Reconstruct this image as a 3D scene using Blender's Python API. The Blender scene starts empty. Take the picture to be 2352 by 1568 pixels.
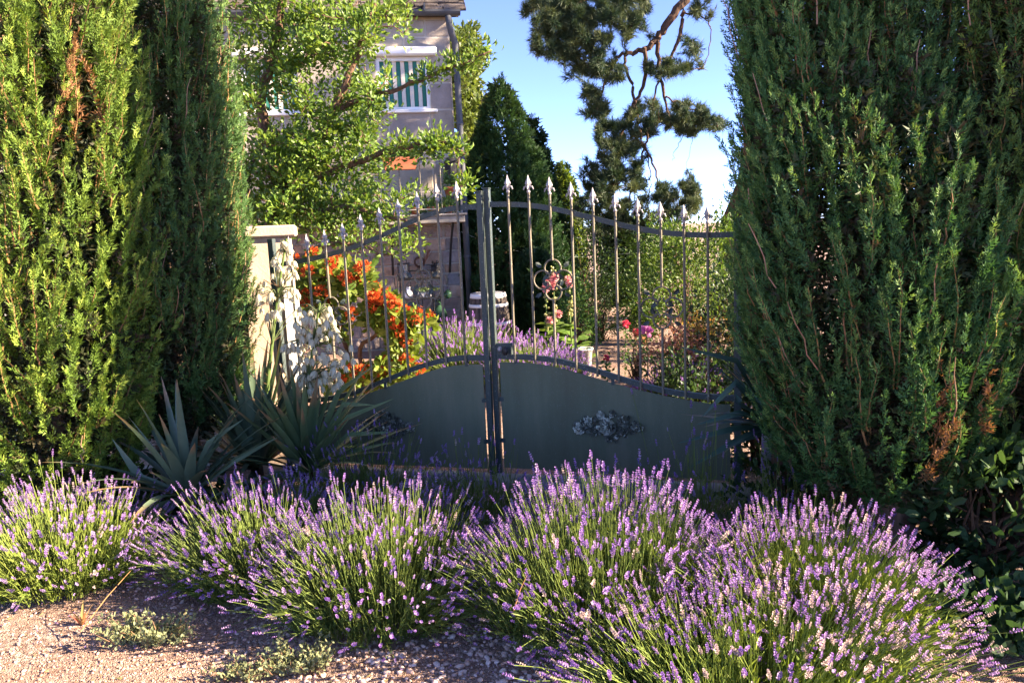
import bpy, math, random
import numpy as np
from mathutils import Matrix, Vector

# ---------------------------------------------------------------- camera, sky, sun
scene = bpy.context.scene
C = scene.collection
CAM_H = 1.78
UPV = np.array([-0.04290002, 0.98852119, 0.14486355])
FWV = np.array([-0.0062809, 0.14472732, -0.98945164])
RTV = np.array([0.999059627, 0.0433573719, 0.0])
FPX = 1750.0                                   # focal length in pixels of a 2352 px wide picture
cam_d = bpy.data.cameras.new('camera')
cam = bpy.data.objects.new('camera', cam_d); C.objects.link(cam)
cam_d.sensor_width = 36.0; cam_d.lens = FPX / 2352 * 36.0
cam_d.clip_start = 0.05; cam_d.clip_end = 2000
m3 = Matrix([list(RTV), list(FWV), list(UPV)])
cam.matrix_world = Matrix.Translation((0, 0, CAM_H)) @ m3.to_4x4()
scene.camera = cam

SUN_A, SUN_EL = math.radians(9.5), math.radians(24.0)
SUN = np.array([math.cos(SUN_EL) * math.cos(SUN_A), -math.cos(SUN_EL) * math.sin(SUN_A), math.sin(SUN_EL)])
world = bpy.data.worlds.new('World'); scene.world = world; world.use_nodes = True
wn = world.node_tree.nodes; wl = world.node_tree.links; wn.clear()
sky = wn.new('ShaderNodeTexSky'); sky.sky_type = 'NISHITA'; sky.sun_disc = False
sky.sun_elevation = SUN_EL; sky.sun_rotation = math.atan2(SUN[0], SUN[1])
sky.altitude = 8000; sky.air_density = 1.0; sky.dust_density = 0.0; sky.ozone_density = 5.0
bg = wn.new('ShaderNodeBackground'); bg.inputs['Strength'].default_value = 0.135
wo = wn.new('ShaderNodeOutputWorld')
wb = wn.new('ShaderNodeMix'); wb.data_type = 'RGBA'; wb.blend_type = 'MULTIPLY'; wb.inputs[0].default_value = 1.0; wb.inputs[7].default_value = (1.06, .77, .74, 1)   # camera white balance
wl.new(sky.outputs[0], wb.inputs[6]); wl.new(wb.outputs[2], bg.inputs['Color']); wl.new(bg.outputs[0], wo.inputs[0])
sd = bpy.data.lights.new('sun', 'SUN'); sd.energy = 5.0; sd.angle = math.radians(0.55); sd.color = (1.0, 0.80, 0.58)
so = bpy.data.objects.new('sun', sd); C.objects.link(so)
so.rotation_euler = Vector(SUN).to_track_quat('Z', 'Y').to_euler(); so.location = (8, -2, 8)
vs = scene.view_settings
vs.view_transform = 'Standard'; vs.look = 'None'; vs.gamma = 1.0; vs.exposure = 2.7; vs.use_curve_mapping = False
scene.render.engine = 'CYCLES'
cy = scene.cycles
cy.max_bounces = 6; cy.diffuse_bounces = 3; cy.glossy_bounces = 2; cy.transmission_bounces = 6
cy.transparent_max_bounces = 6; cy.use_denoising = True
cy.caustics_reflective = False; cy.caustics_refractive = False

# ---------------------------------------------------------------- helpers
def ray(px, py):
    d = np.array([px - 1176.0, -(py - 784.0), -FPX])
    return np.array([d @ RTV, d @ FWV, d @ UPV])
def at(px, py, Y):                              # the point at forward distance Y seen at a picture position
    r = ray(px, py); return r * (Y / r[1]) + np.array([0, 0, CAM_H])
def gnd(px, py, z=0.0):
    r = ray(px, py); return r * ((z - CAM_H) / r[2]) + np.array([0, 0, CAM_H])
def nz(v):
    v = np.asarray(v, float); return v / np.maximum(np.linalg.norm(v, axis=-1, keepdims=True), 1e-9)

class Geo:
    def __init__(self): self.V = []; self.F = []; self.Cl = []; self.n = 0
    def add(self, V, F, col=(1, 1, 1)):
        V = np.asarray(V, float).reshape(-1, 3); col = np.asarray(col, float)
        if col.ndim == 1: col = np.broadcast_to(col, (len(V), 3))
        fs = F if isinstance(F, list) and len(F) and isinstance(F[0], np.ndarray) else None
        if fs is None:
            by = {}
            for f in F: by.setdefault(len(f), []).append(f)
            fs = [np.array(x, int) for x in by.values()]
        for f in fs: self.F.append(f + self.n)
        self.V.append(V); self.Cl.append(col); self.n += len(V)
        return self
    def box(self, c, s, col=(1, 1, 1), R=None, bev=0.0):
        s = np.array(s, float) / 2
        if bev <= 0:
            P = np.array([[x, y, z] for x in (-1, 1) for y in (-1, 1) for z in (-1, 1)], float) * s
            F = [(0, 1, 3, 2), (4, 6, 7, 5), (0, 4, 5, 1), (2, 3, 7, 6), (0, 2, 6, 4), (1, 5, 7, 3)]
        else:                                   # chamfered box: 24 corners
            b = min(bev, s.min() * .9); P = []; ix = {}
            for x in (-1, 1):
                for y in (-1, 1):
                    for z in (-1, 1):
                        for a in range(3):
                            q = np.array([x, y, z]) * s; q[[i for i in range(3) if i != a]] -= np.array([x, y, z])[[i for i in range(3) if i != a]] * b
                            ix[(x, y, z, a)] = len(P); P.append(q)
            P = np.array(P); F = []
            cyc = [(-1, -1), (1, -1), (1, 1), (-1, 1)]
            for a in range(3):
                o = [i for i in range(3) if i != a]
                for sg in (-1, 1):
                    q = []
                    for (u, v) in cyc:
                        k = [0, 0, 0]; k[a] = sg; k[o[0]] = u; k[o[1]] = v; q.append(ix[(*k, a)])
                    F.append(tuple(q))
                for u in (-1, 1):
                    for v in (-1, 1):
                        k0 = [0, 0, 0]; k0[a] = -1; k0[o[0]] = u; k0[o[1]] = v; k1 = list(k0); k1[a] = 1
                        F.append((ix[(*k0, o[0])], ix[(*k1, o[0])], ix[(*k1, o[1])], ix[(*k0, o[1])]))
            for x in (-1, 1):
                for y in (-1, 1):
                    for z in (-1, 1): F.append((ix[(x, y, z, 0)], ix[(x, y, z, 1)], ix[(x, y, z, 2)]))
        if R is not None: P = P @ np.asarray(R).T
        return self.add(P + np.asarray(c, float), F, col)
    def tubes(self, paths, radii, sides=6, col=(1, 1, 1), caps=False):
        P = np.asarray(paths, float)
        if P.ndim == 2: P = P[None]
        N, m, _ = P.shape
        r = np.asarray(radii, float)
        if r.ndim == 0: r = np.full((N, m), float(r))
        elif r.ndim == 1: r = np.broadcast_to(r, (N, m))
        T = nz(np.gradient(P, axis=1))
        ref = np.where(np.abs(T[:, :1, 2:3]) > .9, np.array([1., .1, 0]), np.array([0., .05, 1.]))
        X = nz(np.cross(np.broadcast_to(ref, T.shape), T)); Y = np.cross(T, X)
        a = np.arange(sides) * 2 * math.pi / sides
        V = P[:, :, None, :] + r[:, :, None, None] * (np.cos(a)[None, None, :, None] * X[:, :, None, :] + np.sin(a)[None, None, :, None] * Y[:, :, None, :])
        k = np.arange(N)[:, None, None] * m * sides + np.arange(m - 1)[None, :, None] * sides
        j = np.arange(sides)[None, None, :]; j2 = (j + 1) % sides
        F = np.stack([k + j, k + j2, k + sides + j2, k + sides + j], -1).reshape(-1, 4)
        c = np.asarray(col, float)
        if c.ndim == 2: c = np.repeat(c, m * sides, 0)
        elif c.ndim == 3: c = np.repeat(c.reshape(-1, 3), sides, 0)
        Fs = [F]
        if caps:
            b = np.arange(N)[:, None] * m * sides
            Fs += [b + np.arange(sides)[::-1][None], b + (m - 1) * sides + np.arange(sides)[None]]
        return self.add(V.reshape(-1, 3), Fs, c)
    def lathe(self, prof, sides=20, c=(0, 0, 0), col=(1, 1, 1), R=None, cols=None):
        prof = np.array(prof, float); a = np.arange(sides) * 2 * math.pi / sides
        V = np.stack([prof[:, None, 0] * np.cos(a), prof[:, None, 0] * np.sin(a), np.broadcast_to(prof[:, 1:2], (len(prof), sides))], -1).reshape(-1, 3)
        F = [(i * sides + j, i * sides + (j + 1) % sides, (i + 1) * sides + (j + 1) % sides, (i + 1) * sides + j) for i in range(len(prof) - 1) for j in range(sides)]
        F.append(tuple(range(sides))[::-1]); F.append(tuple((len(prof) - 1) * sides + j for j in range(sides)))
        if R is not None: V = V @ np.asarray(R).T
        cc = col if cols is None else np.repeat(np.array(cols, float), sides, 0)
        return self.add(V + np.asarray(c, float), F, cc)
    def inst(self, T, F, R, S, P, col, tcol=None):    # copies of a small template
        K, n = len(P), len(T)
        S = np.broadcast_to(np.asarray(S, float), (K,)) if np.ndim(S) < 2 else np.asarray(S, float)
        TT = T[None] * (S[:, None, None] if S.ndim == 1 else S[:, None, :])
        V = np.einsum('kij,knj->kni', R, TT) + np.asarray(P)[:, None, :]
        off = (np.arange(K) * n)[:, None, None]
        Fs = [(np.asarray(f)[None] + off).reshape(-1, np.asarray(f).shape[1]) for f in F]
        c = np.repeat(np.asarray(col, float), n, 0).reshape(K, n, 3)
        if tcol is not None: c = c * np.asarray(tcol)[None]
        return self.add(V.reshape(-1, 3), Fs, c.reshape(-1, 3))
    def mesh(self, name, mat, smooth=False):
        me = bpy.data.meshes.new(name)
        V = np.concatenate(self.V).astype(np.float32)
        loops = np.concatenate([f.ravel() for f in self.F]).astype(np.int32)
        sizes = np.concatenate([np.full(len(f), f.shape[1]) for f in self.F]).astype(np.int32)
        starts = np.concatenate([[0], np.cumsum(sizes)[:-1]]).astype(np.int32)
        me.vertices.add(len(V)); me.vertices.foreach_set('co', V.ravel())
        me.loops.add(len(loops)); me.loops.foreach_set('vertex_index', loops)
        me.polygons.add(len(sizes)); me.polygons.foreach_set('loop_start', starts)
        me.polygons.foreach_set('use_smooth', np.full(len(sizes), smooth))
        me.update(calc_edges=True)
        ca = me.color_attributes.new('col', 'FLOAT_COLOR', 'POINT')
        cc = np.ones((len(V), 4), np.float32); cc[:, :3] = np.concatenate(self.Cl)
        ca.data.foreach_set('color', cc.ravel())
        me.materials.append(mat)
        return me

def link(name, me, parent=None, basis=None):
    o = bpy.data.objects.new(name, me); C.objects.link(o)
    if basis is not None: o.matrix_basis = basis
    if parent is not None:
        o.parent = parent; o.matrix_parent_inverse = parent.matrix_basis.inverted()
    return o
def build(g, name, mat, parent=None, smooth=False, kind=None, label=None):
    o = link(name, g.mesh(name, mat, smooth), parent)
    if kind: o['kind'] = kind
    if label: o['label'] = label
    return o
def tag(o, label, cat, group=None):
    o['label'] = label; o['category'] = cat
    if group: o['group'] = group
    return o
def thing(name, label, cat, loc, group=None):
    o = bpy.data.objects.new(name, None); C.objects.link(o); o.empty_display_size = .1
    o.matrix_basis = Matrix.Translation([float(x) for x in loc])
    return tag(o, label, cat, group)
def structure(g, name, mat, smooth=False, parent=None):
    o = build(g, name, mat, parent, smooth); o['kind'] = 'structure'; return o
def frames(d, roll):
    d = nz(d); ref = np.where(np.abs(d[:, 2:3]) > .95, np.array([1., 0, 0]), np.array([0., 0, 1.]))
    x = nz(np.cross(ref, d)); y = np.cross(d, x)
    c, s = np.cos(roll)[:, None], np.sin(roll)[:, None]
    return np.stack([x * c + y * s, -x * s + y * c, d], -1)
def mix(a, b, t):
    t = np.asarray(t)[..., None]; return np.asarray(a) * (1 - t) + np.asarray(b) * t
def rotz(a):
    return np.array([[math.cos(a), -math.sin(a), 0], [math.sin(a), math.cos(a), 0], [0, 0, 1]])

# ---------------------------------------------------------------- materials
def newmat(name):
    m = bpy.data.materials.new(name); m.use_nodes = True; n = m.node_tree.nodes; l = m.node_tree.links
    return m, n, l, n['Principled BSDF']
def plant_mat(name, trans=.3, rough=.55, spec=.3, tint=(1.25, 1.15, .55)):
    m, n, l, p = newmat(name)
    a = n.new('ShaderNodeAttribute'); a.attribute_name = 'col'
    nt = n.new('ShaderNodeTexNoise'); nt.inputs['Scale'].default_value = 35
    tc = n.new('ShaderNodeTexCoord'); l.new(tc.outputs['Object'], nt.inputs['Vector'])
    mr = n.new('ShaderNodeMapRange'); mr.inputs['To Min'].default_value = .8; mr.inputs['To Max'].default_value = 1.2
    l.new(nt.outputs['Fac'], mr.inputs['Value'])
    mu = n.new('ShaderNodeVectorMath'); mu.operation = 'SCALE'
    l.new(a.outputs['Color'], mu.inputs[0]); l.new(mr.outputs[0], mu.inputs['Scale'])
    l.new(mu.outputs[0], p.inputs['Base Color'])
    p.inputs['Roughness'].default_value = rough; p.inputs['Specular IOR Level'].default_value = spec
    if trans > 0:
        tr = n.new('ShaderNodeBsdfTranslucent'); mx = n.new('ShaderNodeMixShader'); mx.inputs[0].default_value = trans
        t2 = n.new('ShaderNodeVectorMath'); t2.operation = 'MULTIPLY'; t2.inputs[1].default_value = tint
        l.new(mu.outputs[0], t2.inputs[0]); l.new(t2.outputs[0], tr.inputs['Color'])
        l.new(p.outputs[0], mx.inputs[1]); l.new(tr.outputs[0], mx.inputs[2])
        l.new(mx.outputs[0], n['Material Output'].inputs[0])
    return m
def surf_mat(name, c1, c2, scale=6, rough=.85, bump=.3, bscale=40, detail=8, metal=0, c3=None, spots=0, spotc=(.5, .5, .45), spec=.35, attr=False, bdist=.01, stretch=(1, 1, 1)):
    m, n, l, p = newmat(name)
    tc = n.new('ShaderNodeTexCoord'); mp = n.new('ShaderNodeMapping'); mp.inputs['Scale'].default_value = stretch
    l.new(tc.outputs['Object'], mp.inputs[0])
    nt = n.new('ShaderNodeTexNoise'); nt.inputs['Scale'].default_value = scale; nt.inputs['Detail'].default_value = detail; nt.inputs['Roughness'].default_value = .65
    l.new(mp.outputs[0], nt.inputs['Vector'])
    cr = n.new('ShaderNodeValToRGB'); e = cr.color_ramp.elements
    e[0].position = .32; e[0].color = (*c1, 1); e[1].position = .68; e[1].color = (*c2, 1)
    if c3: q = e.new(.5); q.color = (*c3, 1)
    l.new(nt.outputs['Fac'], cr.inputs[0]); out = cr.outputs[0]
    if attr:
        a = n.new('ShaderNodeAttribute'); a.attribute_name = 'col'
        mu = n.new('ShaderNodeMix'); mu.data_type = 'RGBA'; mu.blend_type = 'MULTIPLY'; mu.inputs[0].default_value = 1
        l.new(out, mu.inputs[6]); l.new(a.outputs['Color'], mu.inputs[7]); out = mu.outputs[2]
    if spots > 0:
        v = n.new('ShaderNodeTexNoise'); v.inputs['Scale'].default_value = spots; v.inputs['Detail'].default_value = 3
        l.new(tc.outputs['Object'], v.inputs['Vector'])
        sr = n.new('ShaderNodeValToRGB'); sr.color_ramp.elements[0].position = .63; sr.color_ramp.elements[1].position = .69
        l.new(v.outputs['Fac'], sr.inputs[0])
        mu = n.new('ShaderNodeMix'); mu.data_type = 'RGBA'
        l.new(sr.outputs[0], mu.inputs[0]); l.new(out, mu.inputs[6]); mu.inputs[7].default_value = (*spotc, 1); out = mu.outputs[2]
    l.new(out, p.inputs['Base Color'])
    p.inputs['Roughness'].default_value = rough; p.inputs['Metallic'].default_value = metal; p.inputs['Specular IOR Level'].default_value = spec
    if bump > 0:
        b = n.new('ShaderNodeTexNoise'); b.inputs['Scale'].default_value = bscale; b.inputs['Detail'].default_value = 6
        l.new(mp.outputs[0], b.inputs['Vector'])
        bm = n.new('ShaderNodeBump'); bm.inputs['Strength'].default_value = bump; bm.inputs['Distance'].default_value = bdist
        l.new(b.outputs['Fac'], bm.inputs['Height']); l.new(bm.outputs[0], p.inputs['Normal'])
    return m
def glass_mat(name, col, rough=.1):
    m, n, l, p = newmat(name)
    p.inputs['Base Color'].default_value = (*col, 1); p.inputs['Roughness'].default_value = rough
    p.inputs['Transmission Weight'].default_value = .75; p.inputs['IOR'].default_value = 1.45
    return m

M = {}
M['conifer'] = plant_mat('conifer_scales', .22, .6, .25)
M['leaf'] = plant_mat('broad_leaf', .42, .45, .4)
M['leaf_dull'] = plant_mat('dull_leaf', .3, .6, .25)
M['stem'] = plant_mat('lavender_green', .3, .6, .25)
M['petal'] = plant_mat('petal', .35, .7, .2, tint=(1.1, 1.0, 1.1))
M['yucca'] = plant_mat('yucca_blade', .15, .42, .45, tint=(1.1, 1.2, .7))
M['needle'] = plant_mat('pine_needle', .15, .55, .3)
M['bark'] = surf_mat('bark', (.07, .045, .03), (.20, .13, .09), 9, .9, .9, 18, bdist=.03, stretch=(1, 1, .25), attr=True)
M['twig'] = surf_mat('twig_bark', (.55, .5, .45), (1.1, 1.05, 1.0), 12, .8, .3, 60, attr=True)
M['gate'] = surf_mat('dark_green_paint', (.030, .046, .042), (.046, .064, .058), 3.5, .5, .12, 90, spots=85, spotc=(.16, .17, .15), spec=.45)
M['panel'] = surf_mat('dark_green_sheet', (.115, .122, .078), (.175, .178, .118), 5, .62, .08, 60, stretch=(1, 1, .14), spec=.2, c3=(.130, .148, .094), spots=150, spotc=(.19, .20, .165))
M['bar'] = surf_mat('weathered_bar_paint', (.13, .115, .08), (.19, .165, .115), 8, .55, .25, 120, spots=70, spotc=(.34, .33, .27), spec=.4)
M['silver'] = surf_mat('silver_paint', (.30, .28, .28), (.46, .43, .43), 30, .5, .4, 160, metal=.25, spec=.5)
M['lichen'] = surf_mat('lichened_iron', (.55, .55, .5), (1.1, 1.1, 1.05), 40, .9, .6, 130, attr=True, spots=55, spotc=(.22, .25, .19))
M['iron'] = surf_mat('black_iron', (.012, .012, .013), (.03, .028, .027), 14, .55, .2, 90)
M['pier'] = surf_mat('cream_pier_render', (.42, .31, .23), (.56, .44, .34), 3, .9, .3, 60, c3=(.49, .37, .28))
M['pier_grey'] = surf_mat('grey_lichen_pier', (.20, .19, .18), (.36, .34, .32), 9, .95, .5, 50, spots=16, spotc=(.10, .11, .10))
M['rubble'] = surf_mat('rubble_stone', (.62, .6, .58), (1.1, 1.08, 1.05), 7, .95, .9, 22, attr=True, bdist=.02)
M['block'] = surf_mat('ashlar_block', (.72, .70, .68), (1.05, 1.03, 1.0), 5, .95, .5, 45, attr=True, bdist=.008)
M['mortar'] = surf_mat('mortar', (.40, .36, .30), (.52, .47, .40), 8, .95, .5, 40)
M['white'] = surf_mat('white_paint', (.70, .69, .66), (.80, .79, .76), 4, .5, .05, 40)
M['zinc'] = surf_mat('zinc_grey', (.055, .06, .066), (.09, .095, .105), 5, .6, .08, 40, metal=.1)
M['slab'] = surf_mat('lauze_slab', (.05, .043, .04), (.15, .125, .11), 8, .95, .8, 25, bdist=.02, attr=True)
M['terracotta'] = surf_mat('terracotta', (.42, .12, .055), (.52, .17, .08), 8, .8, .15, 60)
M['concrete'] = surf_mat('concrete', (.22, .20, .17), (.36, .33, .28), 6, .95, .4, 40)
M['wood'] = surf_mat('barrel_oak', (.03, .022, .018), (.16, .13, .11), 6, .85, .5, 40, stretch=(6, 6, .7))
M['pebble'] = surf_mat('pebble', (.8, .78, .76), (1.15, 1.12, 1.1), 25, .85, .2, 90, attr=True)
M['fabric'] = surf_mat('striped_blind', (.9, .9, .9), (1.05, 1.05, 1.05), 20, .8, .1, 90, attr=True)
M['glass_green'] = glass_mat('green_glass', (.10, .24, .12)); M['glass_clear'] = glass_mat('clear_glass', (.75, .82, .8))
M['paint'] = surf_mat('coloured_paint', (.9, .9, .9), (1.05, 1.05, 1.05), 20, .55, .1, 60, attr=True)

# ---------------------------------------------------------------- plant templates (growth along +z)
def leaf_tpl(w=.3, fold=.12, curl=.1, peak=.5):
    T = np.array([[0, 0, 0], [-w * .75, fold * w, peak * .55], [0, 0, peak * .5], [w * .75, fold * w, peak * .55], [-w * .85, fold * w - curl * .4, .72], [0, -curl * .4, .72], [w * .85, fold * w - curl * .4, .72], [0, -curl, 1.0]])
    F = [np.array([[0, 2, 1], [0, 3, 2], [4, 5, 7], [5, 6, 7]]), np.array([[1, 2, 5, 4], [2, 3, 6, 5]])]
    return T, F
def small_leaf(w=.27, fold=.09, curl=.12, peak=.55):
    return np.array([[0, 0, 0], [-w, fold, peak], [0, 0, peak * .95], [w, fold, peak], [0, -curl, 1.0]]), [np.array([[0, 2, 1], [0, 3, 2], [1, 2, 4], [2, 3, 4]])]
LEAF = small_leaf(); NARROW = small_leaf(.14, .05, .15); ROUNDL = leaf_tpl(.42, .1, .12, .6)
BLADE = (np.array([[-.5, 0, 0], [.5, 0, 0], [-.4, 0, .55], [.4, 0, .55], [0, .15, 1]]) * np.array([.12, .5, 1]), [np.array([[0, 1, 3, 2]]), np.array([[2, 3, 4]])])
def spray_tpl(rng, nb=7, w=.064, ang=33, ln=.40):
    V, F = [], []
    def tri(b, d, L, ww):
        k = len(V); d = nz(d); x = nz(np.cross(d, [0, 1, .25 * rng.normal()])); b = np.array(b)
        V.extend([b - x * ww * .55 + d * L * .12, b + x * ww + d * L * .25, b + d * L]); F.append((k, k + 1, k + 2))
    for j in range(nb - 1):
        t = .02 + .76 * j / (nb - 1); s = 1 if j % 2 else -1; a = math.radians(ang + rng.normal() * 10)
        tri((0, 0, t), (s * math.sin(a), rng.normal() * .35, math.cos(a)), ln * (1.15 - .5 * t) * rng.uniform(.8, 1.25), w * 1.25)
    tri((0, 0, .45), (rng.normal() * .1, rng.normal() * .1, 1), .55, w * 1.2)
    return np.array(V), [np.array(F)]
_r = np.random.default_rng(5)
SPRAYS = [spray_tpl(_r) for _ in range(5)]; COARSE = spray_tpl(_r, 4, .13, 38, .55)
def tuft_tpl(rng, n=22, w=.030):
    V, F = [], []
    for i in range(n):
        a = rng.uniform(0, 6.283); e = rng.uniform(.15, 1.25); d = np.array([math.cos(a) * math.sin(e), math.sin(a) * math.sin(e), math.cos(e)])
        x = nz(np.cross(d, rng.normal(size=3))) * w; k = len(V); b = np.array([0, 0, rng.uniform(-.5, .25)]); L = rng.uniform(.65, 1.0)
        V.extend([b - x, b + x, b + d * L]); F.append((k, k + 1, k + 2))
    return np.array(V), [np.array(F)]
TUFTS = [tuft_tpl(_r) for _ in range(4)]
def spike_tpl(rng, kind):
    """lavender flower head, unit length along z, whorls of small florets; returns verts, faces, colours"""
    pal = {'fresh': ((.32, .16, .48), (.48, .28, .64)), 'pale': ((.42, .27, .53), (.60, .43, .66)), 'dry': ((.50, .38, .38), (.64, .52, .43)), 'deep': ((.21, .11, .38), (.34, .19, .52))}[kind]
    V, F, Cc = [], [], []
    nw = 5
    for w in range(nw):
        z = .06 + .80 * w / (nw - 1) + rng.normal() * .015; rr = .17 * (1 - .45 * (w / (nw - 1)) ** 2) * (.75 if w == 0 else 1)
        for j in range(5):
            a = j * math.pi / 2.5 + w * .5 + rng.normal() * .2; el = rng.uniform(.35, 1.0)
            d = np.array([math.cos(a) * math.cos(el), math.sin(a) * math.cos(el), math.sin(el)])
            x = nz(np.cross(d, [0, 0, 1])); b = np.array([0, 0, z]); L = rr * rng.uniform(1.1, 1.7); ww = .078
            k = len(V); u = np.cross(x, d)
            V.extend([b, b + d * L * .6 + x * ww + u * .02, b + d * L + u * .035, b + d * L * .6 - x * ww + u * .02]); F.append((k, k + 1, k + 2, k + 3))
            c = mix(pal[0], pal[1], rng.uniform()); b0 = np.array([.20, .22, .18]) if rng.uniform() < .35 else c * .8
            Cc.extend([b0, c, c * rng.uniform(.9, 1.25), c])
    k = len(V)
    for q in ((.05, 0, 0), (-.025, .043, 0), (-.025, -.043, 0)): V.append(np.array(q)); Cc.append(np.array([.16, .20, .10]))
    V.append(np.array([0, 0, .95])); Cc.append(np.array(pal[0])); F3 = [(k, k + 1, k + 3), (k + 1, k + 2, k + 3), (k + 2, k, k + 3)]
    return np.array(V), [np.array(F), np.array(F3)], np.array(Cc)
SPK = {k: [spike_tpl(_r, k) for _ in range(3)] for k in ('fresh', 'pale', 'dry', 'deep')}
def far_spike(rng, kind):
    T, F, c = SPK[kind][0]; V, Q, Cc = [], [], []
    for w in range(4):
        for j in range(3):
            a = j * 2.1 + w; z = .1 + .22 * w; k = len(V); d = np.array([math.cos(a), math.sin(a), .8]) * .2; x = np.array([-math.sin(a), math.cos(a), 0]) * .13
            V.extend([np.array([0, 0, z]) - x, np.array([0, 0, z]) + x, np.array([0, 0, z + .06]) + d]); Q.append((k, k + 1, k + 2)); cc = c[4 * int(rng.integers(0, 20)) + 1]; Cc.extend([cc * .85, cc, cc])
    return np.array(V), [np.array(Q)], np.array(Cc)
SPK_FAR = {k: [far_spike(_r, k) for _ in range(3)] for k in SPK}
SPK_ME = {}
for k, ls in SPK.items():
    for i, (t, f, c) in enumerate(ls):
        g = Geo(); g.add(t, f, c); SPK_ME[(k, i)] = g.mesh('flower_spike', M['petal'])

# ================================================================ GROUND
def gravel_mat():
    m, n, l, p = newmat('gravel_ground')
    tc = n.new('ShaderNodeTexCoord')
    v = n.new('ShaderNodeTexVoronoi'); v.inputs['Scale'].default_value = 75; l.new(tc.outputs['Object'], v.inputs['Vector'])
    v2 = n.new('ShaderNodeTexVoronoi'); v2.inputs['Scale'].default_value = 170; l.new(tc.outputs['Object'], v2.inputs['Vector'])
    sp = n.new('ShaderNodeSeparateColor'); l.new(v.outputs['Color'], sp.inputs[0])
    r1 = n.new('ShaderNodeValToRGB'); e = r1.color_ramp.elements
    e[0].color = (.18, .12, .09, 1); e[1].position = 1; e[1].color = (.56, .47, .41, 1); q = e.new(.45); q.color = (.31, .21, .16, 1); q = e.new(.8); q.color = (.44, .33, .27, 1)
    l.new(sp.outputs[0], r1.inputs[0])
    sp2 = n.new('ShaderNodeSeparateColor'); l.new(v2.outputs['Color'], sp2.inputs[0])
    r2 = n.new('ShaderNodeValToRGB'); e = r2.color_ramp.elements; e[0].color = (.18, .10, .07, 1); e[1].color = (.50, .34, .26, 1)
    l.new(sp2.outputs[1], r2.inputs[0])
    nt = n.new('ShaderNodeTexNoise'); nt.inputs['Scale'].default_value = 1.7; nt.inputs['Detail'].default_value = 5; l.new(tc.outputs['Object'], nt.inputs['Vector'])
    rr = n.new('ShaderNodeValToRGB'); rr.color_ramp.elements[0].position = .42; rr.color_ramp.elements[1].position = .60; l.new(nt.outputs['Fac'], rr.inputs[0])
    mx = n.new('ShaderNodeMix'); mx.data_type = 'RGBA'; l.new(rr.outputs[0], mx.inputs[0]); l.new(r1.outputs[0], mx.inputs[6]); l.new(r2.outputs[0], mx.inputs[7])
    l.new(mx.outputs[2], p.inputs['Base Color']); p.inputs['Roughness'].default_value = .95; p.inputs['Specular IOR Level'].default_value = .2
    ad = n.new('ShaderNodeMath'); ad.operation = 'ADD'; l.new(v.outputs['Distance'], ad.inputs[0]); l.new(v2.outputs['Distance'], ad.inputs[1])
    b = n.new('ShaderNodeBump'); b.invert = True; b.inputs['Strength'].default_value = .9; b.inputs['Distance'].default_value = .012
    l.new(ad.outputs[0], b.inputs['Height']); l.new(b.outputs[0], p.inputs['Normal'])
    return m
M['gravel'] = gravel_mat()
def gz(x, y):                                   # gentle unevenness of the ground
    return .012 * np.sin(x * 2.1 + .7) * np.cos(y * 1.7) + .006 * np.sin(x * 6.3 + y * 4.1) + .004 * np.sin(x * 13.1 - y * 11.7)
xs = np.concatenate([[-700, -200, -60, -25, -12, -7], np.arange(-4.5, 4.51, .09), [7, 12, 25, 60, 200, 700]])
ys = np.concatenate([[-60, -10, 0], np.arange(1.2, 6.6, .09), [7, 8, 9, 10, 11, 13, 16, 20, 30, 60, 200, 900]])
X, Y = np.meshgrid(xs, ys); near = (np.abs(X) < 4.6) & (Y > 1.1) & (Y < 6.7)
Zg = np.where(near, gz(X, Y), 0)
nx = len(xs); k = (np.arange(len(ys) - 1)[:, None] * nx + np.arange(nx - 1)[None]).reshape(-1)
ground = structure(Geo().add(np.stack([X, Y, Zg], -1).reshape(-1, 3), [np.stack([k, k + 1, k + nx + 1, k + nx], -1)]), 'ground', M['gravel'], True)

# pebbles: icosahedra knocked out of shape; the largest ones single, the rest one mass
ph = (1 + 5 ** .5) / 2
ICO = nz(np.array([[-1, ph, 0], [1, ph, 0], [-1, -ph, 0], [1, -ph, 0], [0, -1, ph], [0, 1, ph], [0, -1, -ph], [0, 1, -ph], [ph, 0, -1], [ph, 0, 1], [-ph, 0, -1], [-ph, 0, 1]]))
ICF = [np.array([[0, 11, 5], [0, 5, 1], [0, 1, 7], [0, 7, 10], [0, 10, 11], [1, 5, 9], [5, 11, 4], [11, 10, 2], [10, 7, 6], [7, 1, 8], [3, 9, 4], [3, 4, 2], [3, 2, 6], [3, 6, 8], [3, 8, 9], [4, 9, 5], [2, 4, 11], [6, 2, 10], [8, 6, 7], [9, 8, 1]])]
rng = np.random.default_rng(11)
OCT = np.array([[1, 0, 0], [0, 1, 0], [-1, 0, 0], [0, -1, 0], [0, 0, 1], [0, 0, -1]], float); OCF = [np.array([[0, 1, 4], [1, 2, 4], [2, 3, 4], [3, 0, 4], [1, 0, 5], [2, 1, 5], [3, 2, 5], [0, 3, 5]])]
PEB = [ICO * (1 + .22 * rng.normal(size=(12, 1))) for _ in range(6)]
PAL = np.array([[.62, .56, .52], [.50, .42, .37], [.70, .66, .63], [.40, .33, .30], [.55, .45, .40], [.33, .29, .28], [.46, .36, .29]]) * np.array([1.08, .94, .87])
def pebble_field(n, pts_fn, smin, smax):
    P = pts_fn(n); S = smin + (smax - smin) * rng.power(.45, n) ** 1.0
    S = smin + (smax - smin) * rng.uniform(size=n) ** 3.2
    return P, S
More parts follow.
